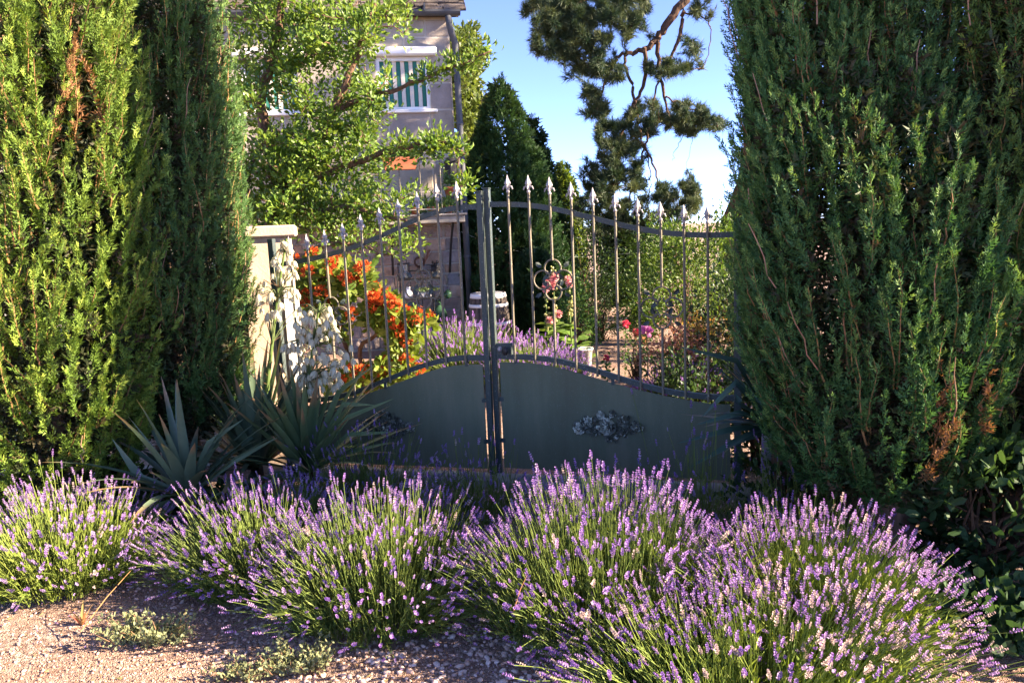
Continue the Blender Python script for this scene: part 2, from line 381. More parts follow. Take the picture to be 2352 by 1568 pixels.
def open_gravel(n):
    px = rng.uniform(-60, 1250, n * 2); py = rng.uniform(1330, 1600, n * 2)
    P = np.array([gnd(a, b) for a, b in zip(px, py)])[:n]; return P
P1, S1 = pebble_field(5800, open_gravel, .0035, .0165)
gpx = rng.uniform(950, 1800, 1100); gpy = rng.uniform(1085, 1180, 1100)
P2 = np.array([gnd(a, b) for a, b in zip(gpx, gpy)]); S2 = .005 + .011 * rng.uniform(size=1100) ** 2
P = np.concatenate([P1, P2]); S = np.concatenate([S1, S2])
# finer grit where the drive is worn (lower left), coarse white chippings near the beds
worn = np.clip((-.9 - P[:, 0]) * 1.0 + (3.25 - P[:, 1]) * 1.3, 0, 1); S = S * (1 - .45 * worn)
P[:, 2] = gz(P[:, 0], P[:, 1]) + S * .25
col = PAL[rng.integers(0, 7, len(P))] * rng.uniform(.75, 1.12, (len(P), 1)); col = mix(col, col * np.array([1.02, .82, .70]), worn * .8)
Rm = frames(np.concatenate([rng.normal(size=(len(P), 2)) * .35, np.ones((len(P), 1))], 1), rng.uniform(0, 6.28, len(P)))
S3 = S[:, None] * np.stack([rng.uniform(.9, 1.5, len(P)), rng.uniform(.7, 1.1, len(P)), rng.uniform(.45, .8, len(P))], 1)
big = np.argsort(-S / np.linalg.norm(P, axis=1))[:280]
var = rng.integers(0, 6, len(P)); mass = np.ones(len(P), bool); mass[big] = False
g = Geo()
for v in range(6):
    s = mass & (var == v); sm = S < .008
    g.inst(PEB[v], ICF, Rm[s & ~sm], S3[s & ~sm], P[s & ~sm], col[s & ~sm]); oc = OCT * (1 + .2 * rng.normal(size=(6, 1))); g.inst(oc, OCF, Rm[s & sm], S3[s & sm] * 1.12, P[s & sm], col[s & sm])
build(g, 'gravel_chippings', M['pebble'], ground, True, 'stuff')
pm = {}
for v in range(6):
    for c in range(4): pm[(v, c)] = Geo().add(PEB[v], ICF, PAL[[0, 2, 4, 1][c]] * [1, 1, .9, 1.05][c]).mesh('pebble', M['pebble'], True)
for i in big:
    b = Matrix(Rm[i].tolist()).to_4x4(); b = Matrix.Translation(P[i].tolist()) @ b @ Matrix.Diagonal((*S3[i].tolist(), 1))
    link('pebble', pm[(int(var[i]), int(rng.integers(0, 4)))], ground, b)

# dry leaves and bits of stalk blown onto the gravel
lt = np.array([gnd(a, b) for a, b in zip(rng.uniform(-40, 1300, 420), rng.uniform(1340, 1590, 420))]); lt[:, 2] = gz(lt[:, 0], lt[:, 1]) + .008
g = Geo().inst(*NARROW, frames(np.concatenate([rng.normal(size=(420, 2)), rng.normal(size=(420, 1)) * .25], 1), rng.uniform(0, 6.28, 420)), rng.uniform(.012, .036, 420), lt, mix((.30, .16, .09), (.16, .17, .07), rng.uniform(size=420)))
lp = np.array([gnd(a, b) for a, b in zip(rng.uniform(-40, 1200, 380), rng.uniform(1350, 1560, 380))]); lp[:, 2] = gz(lp[:, 0], lp[:, 1]) + .012
g.inst(*ROUNDL, frames(np.concatenate([rng.normal(size=(380, 2)), rng.normal(size=(380, 1)) * .2], 1), rng.uniform(0, 6.28, 380)), rng.uniform(.006, .011, 380), lp, mix((.34, .20, .46), (.50, .38, .42), rng.uniform(size=380)))
build(g, 'leaf_litter', M['leaf_dull'], ground, kind='stuff')

# ================================================================ GATE
def leaf_frame(P0, d):
    d = nz(np.array([*d, 0.])); P0 = np.array([*P0, 0.]); nrm = np.array([d[1], -d[0], 0.])
    return (lambda u, z, n=0.0: P0 + d * u + nrm * n + np.array([0, 0, z])), np.stack([d, -nrm, [0, 0, 1]], 1)
LF, LR = leaf_frame((-1.4464313, 5.58644526), (.96724996, -.25382575))
RF, RR = leaf_frame((.01952624, 5.23688254), (.94913254, -.31487682))
def smooth_curve(pts, deg=6):
    pts = np.array(pts); p = np.polyfit(pts[:, 0], pts[:, 1], deg); return lambda u: np.polyval(p, u)
r_top = smooth_curve([(-.13, 1.957), (.002, 1.95), (.147, 1.936), (.295, 1.908), (.435, 1.873), (.581, 1.829), (.729, 1.79), (.872, 1.75), (1.015, 1.725), (1.157, 1.703), (1.303, 1.694), (1.47, 1.692)])
r_low = smooth_curve([(-.131, .908), (-.001, .907), (.14, .898), (.286, .883), (.431, .856), (.576, .811), (.723, .766), (.873, .728), (1.018, .69), (1.161, .668), (1.305, .657), (1.47, .652)])
r_pan = smooth_curve([(-.115, .865), (.006, .865), (.133, .859), (.275, .842), (.414, .803), (.534, .77), (.645, .743), (.787, .707), (.952, .671), (1.114, .636), (1.273, .617), (1.429, .610)])
def rail(g, F, f, u0, u1, h, t, n0=0.0):
    us = np.linspace(u0, u1, 34); V = []
    for u in us:
        z = f(u)
        V += [F(u, z - h / 2, n0 - t / 2), F(u, z - h / 2, n0 + t / 2), F(u, z + h / 2, n0 + t / 2), F(u, z + h / 2, n0 - t / 2)]
    Fc = [(4 * i + j, 4 * i + (j + 1) % 4, 4 * i + 4 + (j + 1) % 4, 4 * i + 4 + j) for i in range(33) for j in range(4)] + [(3, 2, 1, 0), (132, 133, 134, 135)]
    return g.add(V, Fc)
# finial: cast spear head with two curled leaves, in local x (along the leaf), z up
gf = Geo()
gf.lathe([(.011, -.002), (.0125, .004), (.0125, .010), (.009, .015), (.0075, .022), (.0095, .028), (.0075, .036)], 10)
for a in (0, math.pi / 2):
    R = rotz(a + math.pi / 4)
    break
sp = np.array([[.0085, .034], [.0125, .040], [.0235, .058], [.012, .085], [.0015, .114]]); V = []
for r_, z_ in sp:
    for j in range(8):
        a = j * math.pi / 4; rr = r_ if j % 2 == 0 else r_ * .52
        V.append((rr * math.cos(a), rr * math.sin(a) * .8, z_))
gf.add(V, [(8 * i + j, 8 * i + (j + 1) % 8, 8 * i + 8 + (j + 1) % 8, 8 * i + 8 + j) for i in range(4) for j in range(8)] + [tuple(range(32, 40))])
for s in (-1, 1):
    pts = np.array([[.004, 0, .020], [.010, 0, .034], [.018, 0, .041], [.0265, 0, .037], [.0295, 0, .028], [.0335, 0, .021], [.031, 0, .016]]) * np.array([s, 1, 1])
    gf.tubes(pts, np.array([.005, .006, .0062, .006, .0052, .0045, .002]), 6, caps=True)
    pts2 = pts[:, [1, 0, 2]] * np.array([1, .75, 1]); gf.tubes(pts2, np.array([.005, .0055, .006, .0055, .005, .004, .002]), 6, caps=True)
FINIAL = gf.mesh('finial', M['silver'], False)
# C-scroll by integrating curvature
def c_scroll(R, arc, curl, turns=1.15, rend=.26):
    half = []; th = 0.0; p = np.zeros(2); ds = R * .06; s = 0.0
    while True:
        half.append(p.copy()); k = 1 / R
        if s > arc: k = 1 / (R * max(rend, 1 - (s - arc) / curl * (1 - rend)))
        th += k * ds; p = p + ds * np.array([math.cos(th), -math.sin(th)]); s += ds
        if th > math.pi * (.5 + turns) or s > 40 * R: break
    half = np.array(half); left = half[1:][::-1] * np.array([-1, 1]); return np.concatenate([left, half])
def scroll_ring(F, uc, zc, name, parent, hw=.135, hh=.137):
    root = None; g = Geo()
    for k, (ang, R, off) in enumerate(((0, .058, hh), (math.pi, .058, hh), (math.pi / 2, .066, hw), (-math.pi / 2, .066, hw))):
        c = c_scroll(R, R * 1.45, R * 1.1); c = c + np.array([0, off])
        ca, sa = math.cos(ang), math.sin(ang); q = np.stack([c[:, 0] * ca + c[:, 1] * sa, -c[:, 0] * sa + c[:, 1] * ca], 1)
        pts = np.array([F(uc + a, zc + b, .0) for a, b in q]); sc = build(Geo().tubes(pts, .0062, 6, caps=True), name if k == 0 else 'scroll', M['bar'], parent if k == 0 else root, True)
        if k == 0: root = sc
    T, Fc = leaf_tpl(.34, .2, .25)
    for (a, b, dx, dz) in ((-.075, .085, -1, .8), (.075, .085, 1, .8), (-.04, .04, -.5, -1), (.045, .045, .6, -1), (-.045, -.045, -.5, 1), (.045, -.045, .5, 1), (-.08, -.085, -1, -.8), (.08, -.085, 1, -.8)):
        dvec = nz(F(dx, dz) - F(0, 0))[None]; build(Geo().inst(T, Fc, frames(dvec, np.array([math.pi / 2 + .4])), .052, [F(uc + a, zc + b, .006)], [(1, 1, 1)]), 'scroll_leaf', M['gate'], root)
    return root
def medallion(F, R3, uc, zc, name, parent, pale, seed):
    rg = np.random.default_rng(seed); g = Geo(); T, Fc = leaf_tpl(.55, -.5, -.35, .7)
    def base(): return np.array([.15, .16, .13]) * rg.uniform(.7, 1.4)
    def lich(p): return np.array([.66, .68, .58]) * rg.uniform(.75, 1.2) if rg.uniform() < p else base()
    def place(u, z, ang, size, lift, c, tilt=.5):
        d = F(u + math.cos(ang), z + math.sin(ang), tilt) - F(u, z, 0)
        g.inst(T, Fc, frames(d[None], np.array([math.pi / 2]) + rg.normal() * .3), size, [F(u, z, lift)], [c])
    wd = lambda f: .118 * (1 - abs(f)) ** .85
    for _ in range(190):                         # leafy ground of the casting, diamond shaped
        f = rg.uniform(-1, 1); z = wd(f) * rg.uniform(-1, 1)
        place(uc + f * .225, zc + z, rg.uniform(0, 6.28), rg.uniform(.022, .036), .004 + .014 * rg.uniform(), lich(.12 * pale), rg.uniform(.3, .9))
    def rosette(u, z, r, p, lift):
        for ring, (nn, fr, tl) in enumerate(((10, 1.0, .35), (8, .66, .7), (5, .36, 1.3))):
            for j in range(nn):
                a = j * 2 * math.pi / nn + ring * .3
                place(u + math.cos(a) * r * fr * .25, z + math.sin(a) * r * fr * .25, a, r * fr * .85, lift + ring * .006, lich(p), tl)
        g.add(ICO[:, [0, 2, 1]] @ np.eye(3) * r * .2 + F(u, z, lift + .02), ICF, lich(p))
    rosette(uc, zc, .062, .75 * pale, .02)
    for (a, b, r, p) in ((-.20, -.022, .044, 1.0), (-.165, .002, .030, .8), (-.14, .035, .032, .9), (.195, .0, .034, .85), (-.05, .075, .030, .8), (.035, .085, .024, .3), (.09, .03, .028, .3), (-.085, -.03, .026, .15), (.10, -.04, .026, .1), (0, -.09, .026, .05)):
        rosette(uc + a, zc + b, r, p * pale, .012)
    return build(g, name, M['lichen'], parent)
def gate_leaf(F, R3, name, label, bars, ftop, flow, fpan, u_st, u_end, panel, zt, rings, med, ring_bars, pale, seed):
    root = thing(name, label, 'gate', F(u_st, .04), 'two leaves of the garden gate')
    g = Geo(); g.box(F(u_st, (zt + .06) / 2), (.040, .040, zt - .06), R=R3, bev=.003); st = build(g, 'stile', M['gate'], root)
    build(Geo().box(F(u_st, zt + .004), (.046, .046, .008), R=R3, bev=.002), 'stile_cap', M['gate'], st)
    hu = u_end; sgn = 1 if hu > u_st else -1
    build(Geo().box(F(hu, .93), (.045, .045, 1.72), R=R3, bev=.003), 'stile', M['gate'], root)
    a, b = sorted((u_st + sgn * .021, hu - sgn * .023))
    build(rail(Geo(), F, ftop, a, b, .035, .012), 'top_rail', M['gate'], root)
    build(rail(Geo(), F, flow, a, b, .036, .030), 'middle_rail', M['gate'], root)
    pa, pb = panel; us = np.linspace(pa, pb, 44); V = []
    for u in us: V += [F(u, .10, -.003), F(u, .10, .003), F(u, fpan(u), .003), F(u, fpan(u), -.003)]
    n = len(us)
    Fc = [(4 * i + j, 4 * i + (j + 1) % 4, 4 * i + 4 + (j + 1) % 4, 4 * i + 4 + j) for i in range(n - 1) for j in range(4)] + [(3, 2, 1, 0), tuple(4 * n - 4 + j for j in range(4))]
    pn = build(Geo().add(V, Fc), 'sheet_panel', M['panel'], root)
    for u in (bars[0][0] if sgn > 0 else bars[-1][0], .5 * (pa + pb) + .02):          # small struts from panel to rail
        build(Geo().box(F(u, (fpan(u) + flow(u)) / 2 - .012), (.022, .010, .05), R=R3), 'strut', M['gate'], pn)
    for u, z0 in ((u_st + sgn * .035, .3), (u_st + sgn * .035, .6)): build(Geo().box(F(u, z0, 0), (.04, .008, .03), R=R3), 'panel_bracket', M['gate'], pn)
    medallion(F, R3, *med, 'floral_medallion', pn, pale, seed)
    bw = Matrix(R3.tolist()).to_4x4()
    for i, (u, tip) in enumerate(bars):
        zb = flow(u) + (.018 if True else 0) - .05; zt_ = tip - .108
        g = Geo()
        if i in ring_bars:
            zc = ring_bars[i]
            build(Geo().tubes(np.array([F(u, zb, .022), F(u, zc - .132, .012)]), .0088, 8, caps=True), 'bar', M['bar'], root); g.tubes(np.array([F(u, zc + .132, .012), F(u, zt_, .022)]), .0088, 8, caps=True)
        else:
            g.tubes(np.array([F(u, zb, .022), F(u, (zb + zt_) / 2, .022), F(u, zt_, .022)]), .0088, 8, caps=True)
        br = build(g, 'bar', M['bar'], root)
        link('finial', FINIAL, br, Matrix.Translation(F(u, zt_, .022).tolist()) @ bw @ Matrix.Rotation(rng.normal() * .12, 4, 'Z'))
    for (u, z) in rings: scroll_ring(F, u, z, 'scroll_ornament', root)
    return root
rbars = list(zip(np.arange(10) * .1447 + .003, [2.138, 2.129, 2.108, 2.067, 2.022, 1.977, 1.94, 1.908, 1.884, 1.875]))
gr = gate_leaf(RF, RR, 'gate_leaf', 'right leaf of the dark green iron gate, carrying the lock box', rbars, r_top, r_low, r_pan, -.155, 1.485, (-.118, 1.44), 2.06,
               [(.290, 1.434), (1.013, 1.238)], (.645, .437), {2: 1.434, 7: 1.238}, 1.0, 3)
mir = lambda f, c: (lambda u: f(c - u))
l_top = smooth_curve([(-.33, 1.60), (-.20, 1.605), (-.08, 1.619), (.056, 1.637), (.16, 1.661), (.303, 1.692), (.436, 1.733), (.577, 1.777), (.721, 1.829), (.873, 1.888), (1.006, 1.926), (1.155, 1.941), (1.283, 1.943)])
l_low = smooth_curve([(-.33, .575), (-.15, .58), (0, .59), (.15, .612), (.306, .649), (.429, .704), (.578, .753), (.729, .811), (.874, .859), (1.019, .892), (1.166, .903), (1.288, .903)])
l_pan = smooth_curve([(-.3, .53), (-.1, .54), (.1, .57), (.274, .612), (.41, .65), (.555, .691), (.697, .741), (.838, .799), (.975, .83), (1.11, .851), (1.277, .856)])
lbars = list(zip(np.arange(10) * .1447 - .1445, [1.797, 1.809, 1.835, 1.874, 1.931, 1.968, 2.018, 2.062, 2.109, 2.116]))
gl = gate_leaf(LF, LR, 'gate_leaf', 'left leaf of the dark green iron gate, behind the flowering yucca', lbars, l_top, l_low, l_pan, 1.312, -.30, (-.26, 1.277), 2.04,
               [(.866, 1.394), (.145, 1.215)], (.51, .395), {7: 1.394, 2: 1.215}, .55, 4)
# lock on the right leaf
g = Geo().box(RF(-.078, .955, .0), (.118, .034, .092), R=RR, bev=.004); lk = build(g, 'lock_box', M['gate'], gr)
build(Geo().lathe([(.018, 0), (.018, .004), (.013, .008), (.011, .016), (.006, .017)], 16, RF(-.105, .962, .018), R=np.stack([RR[:, 0], RR[:, 2], -RR[:, 1]], 1)), 'keyhole', M['silver'], lk)
build(Geo().lathe([(.006, 0), (.010, .01), (.010, .022), (.020, .03), (.023, .042), (.018, .055), (.006, .06)], 16, RF(-.055, .955, .018), R=np.stack([RR[:, 0], RR[:, 2] * 1.4, -RR[:, 1]], 1)), 'knob', M['iron'], lk)
for F, u in ((LF, -.335), (RF, 1.52)):
    pass

# threshold under the gate
g = Geo(); a0, a1 = LF(-.45, 0), RF(1.62, 0); d = nz(a1 - a0); mid = (a0 + a1) / 2
Rk = np.stack([d, np.cross([0, 0, 1], d), [0, 0, 1]], 1)
th = thing('gate_threshold', 'low weathered stone threshold running under the iron gate', 'threshold', mid)
x = -np.linalg.norm(a1 - a0) / 2
for w in (.72, .80, .70, .78, .66):
    c = mid + d * (x + w / 2) - np.cross([0, 0, 1], d) * .015
    build(Geo().box(c + np.array([0, 0, .012]), (w - .006, .17, .10), R=Rk, bev=.008), 'kerb_stone', M['concrete'], th); x += w

# ================================================================ PIERS AND SIDE WALL
pc = at(628, 560, 5.86); pz = 1.80
pier = thing('gate_pier', 'cream rendered gate pier with flat capstone beside the flowering yucca', 'pier', (-1.90, 5.95, 0), 'two piers of the gate')
Rp = rotz(math.radians(14))
build(Geo().box((-1.87, 5.98, pz / 2 - .02), (.36, .42, pz + .04), R=Rp, bev=.006), 'shaft', M['pier'], pier)
build(Geo().box((-1.87, 5.98, pz + .045), (.46, .52, .085), R=Rp, bev=.012), 'capstone', M['pier'], pier)
build(Geo().box((-1.87, 5.98, .12), (.42, .48, .26), R=Rp, bev=.01), 'plinth', M['pier'], pier)
bd = tag(build(Geo().box((-1.66, 5.78, .70), (.11, .03, 1.40), R=Rp, bev=.004), 'upright_board', M['white']), 'white painted upright board standing against the cream pier', 'board')
wl_ = thing('garden_wall', 'low rough stone wall half hidden by the left cypress', 'wall', (-3.2, 6.05, 0))
build(Geo().box((-3.3, 6.10, .52), (2.42, .22, 1.08)), 'mortar_core', M['mortar'], wl_)
r2 = np.random.default_rng(21)
def stone(g_c, size, R, colr, jit=.012):
    q = Geo().box((0, 0, 0), size, colr, None, bev=min(size) * .16); v = q.V[0]; q.V[0] = (v + r2.normal(size=v.shape) * jit * np.array([1, .6, 1])) @ np.asarray(R).T + g_c
    return q
z = .02
while z < 1.0:
    h = r2.uniform(.14, .20); x = -2.08 - r2.uniform(0, .1)
    while x > -3.6:
        w = r2.uniform(.20, .42)
        build(stone((x - w / 2, 5.985, z + h / 2), (w - .014, .07, h - .014), np.eye(3), np.array([.46, .36, .29]) * r2.uniform(.75, 1.15), .008), 'stone', M['rubble'], wl_); x -= w
    z += h
build(Geo().box((-3.3, 6.05, 1.10), (2.44, .36, .07), bev=.01), 'coping', M['pier'], wl_)
pr = thing('gate_pier', 'grey lichen covered gate post half hidden by the right cypress', 'pier', (1.70, 4.72, 0), 'two piers of the gate')
build(Geo().box((1.68, 4.68, .78), (.24, .26, 1.56), R=rotz(math.radians(-18)), bev=.012), 'shaft', M['pier_grey'], pr)
build(Geo().box((1.68, 4.68, 1.59), (.30, .32, .06), R=rotz(math.radians(-18)), bev=.012), 'capstone', M['pier_grey'], pr)

# ================================================================ HOUSE
HA = math.radians(8); HL = np.array([-math.cos(HA), -math.sin(HA), 0]); HN = np.array([math.sin(HA), -math.cos(HA), 0]); HC = np.array([-.74, 12.0, 0])
HP = lambda s, z, n=0.0: HC + HL * s + HN * n + np.array([0, 0, z])
HR = np.stack([-HL, -HN, [0, 0, 1]], 1)
def hbox(g, s0, s1, z0, z1, n0, n1, col=(1, 1, 1), bev=0.0):
    return g.box(HP((s0 + s1) / 2, (z0 + z1) / 2, (n0 + n1) / 2), (abs(s1 - s0), abs(n1 - n0), abs(z1 - z0)), col, HR, bev)
house = thing('stone_house', 'two storey stone house with stone slab roof and grey downpipe', 'house', HP(0, 0))
W = [(.34, 1.12, 3.63, 4.40), (2.28, 3.06, 3.63, 4.40)]
EAVE = 4.93
g = Geo(); hbox(g, 0, 7.2, 0, EAVE + .02, -7.5, -.20)
for s0, s1 in ((0, W[0][0]), (W[0][1], W[1][0]), (W[1][1], 7.2)): hbox(g, s0, s1, W[0][2], W[0][3], -.2001, 0)
hbox(g, 0, 7.2, 0, W[0][2], -.2001, 0); hbox(g, 0, 7.2, W[0][3], EAVE + .09, -.2001, 0)
rz_ = EAVE + .10 + 3.72 * math.tan(math.radians(42)) - .12
for s_g in (.02, 7.0): g.add([HP(s_g, EAVE, -.1), HP(s_g, EAVE, -7.5), HP(s_g, rz_, -3.62), HP(s_g + .2, EAVE, -.1), HP(s_g + .2, EAVE, -7.5), HP(s_g + .2, rz_, -3.62)], [(0, 1, 2), (5, 4, 3), (0, 3, 4, 1), (1, 4, 5, 2), (2, 5, 3, 0)])
wall = build(g, 'wall', M['mortar'], house)
bands = [(1.98, 2.42), (2.42, 2.84), (2.84, 3.23), (3.23, 3.63), (3.63, 4.02), (4.02, 4.40), (4.40, 4.68), (4.68, 4.93)]
for bi, (z0, z1) in enumerate(bands):
    segs = [(0.0, 4.6)] if not (3.6 < z0 < 4.39) else [(0, W[0][0]), (W[0][1], W[1][0]), (W[1][1], 4.6)]
    for a, b in segs:
        s = a; first = True
        while s < b - .02:
            w = min(r2.uniform(.55, 1.05) if not (first and bi % 2) else .36, b - s)
            if b - s - w < .22: w = b - s
            cc = np.array([.40, .355, .305]) * r2.uniform(.82, 1.1) * np.array([1, r2.uniform(.97, 1.02), r2.uniform(.93, 1.03)])
            build(hbox(Geo(), s + .012, s + w - .012, z0 + .012, z1 - .012, -.03, .008, cc, .006), 'stone_block', M['block'], wall); s += w; first = False
z = .02; bi = 0
while z < 1.93:
    h = min(r2.uniform(.13, .21), 1.95 - z); s = 0.0
    while s < 2.5:
        w = r2.uniform(.2, .48); t = r2.uniform()
        cc = mix((.44, .31, .23), (.27, .26, .27), t ** 1.5 if t > .45 else .1 * t) * r2.uniform(.8, 1.15)
        build(stone(HP(s + w / 2, z + h / 2, 0.0), (w - .022, .05, h - .022), HR, cc, .006), 'stone', M['rubble'], wall); s += w
    z += h; bi += 1
for wi, (s0, s1, z0, z1) in enumerate(W):       # windows: white frame, blind of green and cream strips, sill, shade box
    wg = Geo(); t = .05
    hbox(wg, s0, s0 + t, z0, z1, -.10, -.02); hbox(wg, s1 - t, s1, z0, z1, -.10, -.02); hbox(wg, s0 + t, s1 - t, z1 - t, z1, -.10, -.02); hbox(wg, s0 + t, s1 - t, z0, z0 + t, -.10, -.02)
    wf = build(wg, 'window_frame', M['white'], house)
    build(hbox(Geo(), s0 + t, s1 - t, z0 + t, z1 - t, -.15, -.14), 'pane', M['glass_clear'], wf)
    n = 11; ds = (s1 - s0 - 2 * t) / n
    for k2 in range(n):
        cc = (.030, .17, .13) if k2 % 2 == 0 else (.66, .60, .50)
        build(hbox(Geo(), s0 + t + k2 * ds + .002, s0 + t + (k2 + 1) * ds - .002, z0 + t + .01, z1 - t, -.085, -.075 + .008 * (k2 % 2), cc), 'blind_strip', M['fabric'], wf)
    build(hbox(Geo(), s0 - .10, s1 + .08, z0 - .045, z0 + .003, -.05, .07, bev=.008), 'window_sill', M['white'], wf)
    build(hbox(Geo(), s0 - .13, s1 + .10, z1 + .005, z1 + .125, .0, .13, bev=.02), 'shade_box', M['white'], wf)
# roof: stone slabs in overlapping courses on a sloping deck
def roofp(s, t, lift=0.0):                      # t metres up the slope
    a = math.radians(42); return HP(s, EAVE + .10 + t * math.sin(a) + lift * math.cos(a), .12 - t * math.cos(a) + lift * math.sin(a))
V = [roofp(-.14, 0), roofp(7.3, 0), roofp(7.3, 5), roofp(-.14, 5)]; V2 = [v - np.array([0, 0, .10]) for v in V]
roof = build(Geo().add(V + V2, [(0, 1, 2, 3), (7, 6, 5, 4), (0, 4, 5, 1), (1, 5, 6, 2), (2, 6, 7, 3), (3, 7, 4, 0)]), 'roof', M['slab'], house)
V = [HP(-.14, EAVE + .1, -7.66), HP(7.3, EAVE + .1, -7.66), roofp(7.3, 5.0), roofp(-.14, 5.0)]; V2 = [v - np.array([0, 0, .10]) for v in V]
build(Geo().add(V + V2, [(3, 2, 1, 0), (4, 5, 6, 7), (1, 5, 4, 0), (2, 6, 5, 1), (3, 7, 6, 2), (0, 4, 7, 3)]), 'rear_roof', M['slab'], house)
aR = math.radians(42); Rs = np.stack([-HL, -HN * math.cos(aR) + np.array([0, 0, math.sin(aR)]), np.cross(-HL, -HN * math.cos(aR) + np.array([0, 0, math.sin(aR)]))], 1)
for row in range(11):
    s = -.16 - r2.uniform(0, .1)
    while s < 4.4:
        w = r2.uniform(.26, .52); th_ = r2.uniform(.018, .032)
        build(stone(roofp(s + w / 2, (.06 + row * .115) + r2.uniform(-.025, .025), .030 + .012 * r2.uniform()), (w - .012, .36, th_), Rs @ np.array([[1, 0, 0], [0, math.cos(.14), math.sin(.14)], [0, -math.sin(.14), math.cos(.14)]]), np.array([1, .95, .9]) * r2.uniform(.6, 1.35), .008), 'roof_slab', M['slab'], roof); s += w
# gutter, downpipe
ga = np.linspace(math.pi, 2 * math.pi, 9); gs = [-.16, 7.2]; V = []
for s in gs:
    for a in ga: V.append(HP(s, EAVE + .075 + .075 * math.sin(a), .20 + .075 * math.cos(a)))
    for a in ga[::-1]: V.append(HP(s, EAVE + .075 + .068 * math.sin(a), .20 + .068 * math.cos(a)))
nG = 18
gt = build(Geo().add(V, [(j, (j + 1) % nG, nG + (j + 1) % nG, nG + j) for j in range(nG)] + [tuple(range(nG))[::-1], tuple(range(nG, 2 * nG))]), 'gutter', M['zinc'], house)
dp = [HP(.02, EAVE, .20), HP(.01, EAVE - .12, .20), HP(-.03, EAVE - .26, .14), HP(-.07, EAVE - .36, .09), HP(-.075, EAVE - .6, .085), HP(-.085, 2.5, .085), HP(-.095, 0.0, .085)]
pp = build(Geo().tubes(np.array(dp), .048, 12, caps=True), 'downpipe', M['zinc'], house, True)
for z_ in (4.3, 3.4, 2.5, 1.4): build(Geo().lathe([(.05, -.02), (.056, -.015), (.056, .015), (.05, .02)], 12, HP(-.077 - .004 * (4.5 - z_), z_, .085)), 'pipe_collar', M['zinc'], pp, True)
for s in (.35, 1.15, 1.95, 2.75): build(hbox(Geo(), s, s + .025, EAVE + .06, EAVE + .16, .12, .285), 'gutter_bracket', M['zinc'], gt)
build(hbox(Geo(), 1.38, 1.46, 4.60, 4.68, .0, .05, bev=.01), 'junction_box', M['white'], house)
# balcony
bal = build(hbox(Geo(), -.02, 2.9, 1.92, 2.02, .0, .86, bev=.01), 'balcony_slab', M['concrete'], house)
build(hbox(Geo(), -.05, 2.93, 2.021, 2.05, -.0, .90, bev=.008), 'balcony_edge', M['concrete'], bal)
g = Geo(); zr = 2.84
g.tubes(np.array([HP(2.85, zr, .83), HP(.02, zr, .83)]), .014, 8, caps=True); g.tubes(np.array([HP(.02, zr, .83), HP(.02, zr, .04)]), .014, 8, caps=True); g.tubes(np.array([HP(.02, zr, .83), HP(.02, 2.05, .83)]), .014, 8, caps=True)
g.tubes(np.array([HP(2.85, 2.12, .83), HP(.02, 2.12, .83)]), .010, 8, caps=True)
rl = build(g, 'railing', M['concrete'], house)
for k2 in range(9):
    s = .30 + k2 * .29
    build(Geo().tubes(np.array([HP(s, zr, .83), HP(s, 2.12, .83)]), .007, 6), 'baluster', M['bar'], rl)
    q = c_scroll(.045, .06, .05); build(Geo().tubes(np.array([HP(s + .14 + a, 2.42 + b, .83) for a, b in q]), .005, 5), 'railing_scroll', M['bar'], rl)
for s in (.14, 1.02, 2.2):
    build(Geo().tubes(np.array([HP(s, 1.92, .62), HP(s + .03, 1.60, .34), HP(s + .05, 1.17, .03)]), .018, 8, caps=True), 'balcony_brace', M['iron'], house)
# things on the balcony
def trough(name, label, cat, c, size, R, mat):
    t = thing(name, label, cat, c); sx, sy, sz = size; V = []
    for k2, (f, zz) in enumerate(((.86, 0), (.96, sz * .8), (1.0, sz * .8), (1.0, sz), (.92, sz), (.84, sz * .5))):
        for (a, b) in ((-1, -1), (1, -1), (1, 1), (-1, 1)): V.append(np.array(R) @ np.array([a * sx / 2 * f, b * sy / 2 * f, zz]) + c)
    Fc = [(4 * i + j, 4 * i + (j + 1) % 4, 4 * i + 4 + (j + 1) % 4, 4 * i + 4 + j) for i in range(5) for j in range(4)] + [(3, 2, 1, 0), (20, 21, 22, 23)]
    build(Geo().add(V, Fc), 'trough', mat, t); return t
planter = trough('flower_box', 'terracotta flower box with pink geraniums hanging on the balcony rail', 'flower box', HP(.86, 2.68, .92), (.50, .17, .17), HR, M['terracotta'])
rp = np.random.default_rng(4); lg = Geo()
n = 240; Pp = np.array([HP(.86 + rp.uniform(-.24, .24), 2.86 + abs(rp.normal()) * .07, .92 + rp.normal() * .05) for _ in range(n)])
lg.inst(*ROUNDL, frames(rp.normal(size=(n, 3)) + [0, -.3, .8], rp.uniform(0, 6, n)), .05, Pp, mix((.06, .14, .03), (.12, .22, .05), rp.uniform(size=n)))
build(lg, 'foliage', M['leaf'], planter, kind='stuff')
for (s, z_, nn) in ((.78, 3.03, .95), (.60, 3.01, .93), (1.0, 2.97, .98), (.70, 2.95, 1.0)):
    fg = Geo(); n = 26; d = nz(rp.normal(size=(n, 3)) + [0, -.2, .5]); fg.inst(*ROUNDL, frames(d, rp.uniform(0, 6, n)), .022, HP(s, z_, nn) + d * .016, mix((.75, .08, .22), (.85, .20, .38), rp.uniform(size=n)))
    fg.tubes(np.array([HP(s, z_, nn), HP(s, z_ - .17, nn - .02)]), .003, 4, (.10, .18, .05)); build(fg, 'geranium_bloom', M['petal'], planter)
pot = thing('flower_pot', 'terracotta flower pot on iron stand at the balcony corner', 'pot', HP(.16, 2.05, .55))
build(Geo().lathe([(.055, 0), (.08, .11), (.09, .11), (.092, .14), (.082, .14), (.07, .10)], 18, HP(.16, 2.30, .55)), 'pot', M['terracotta'], pot, True)
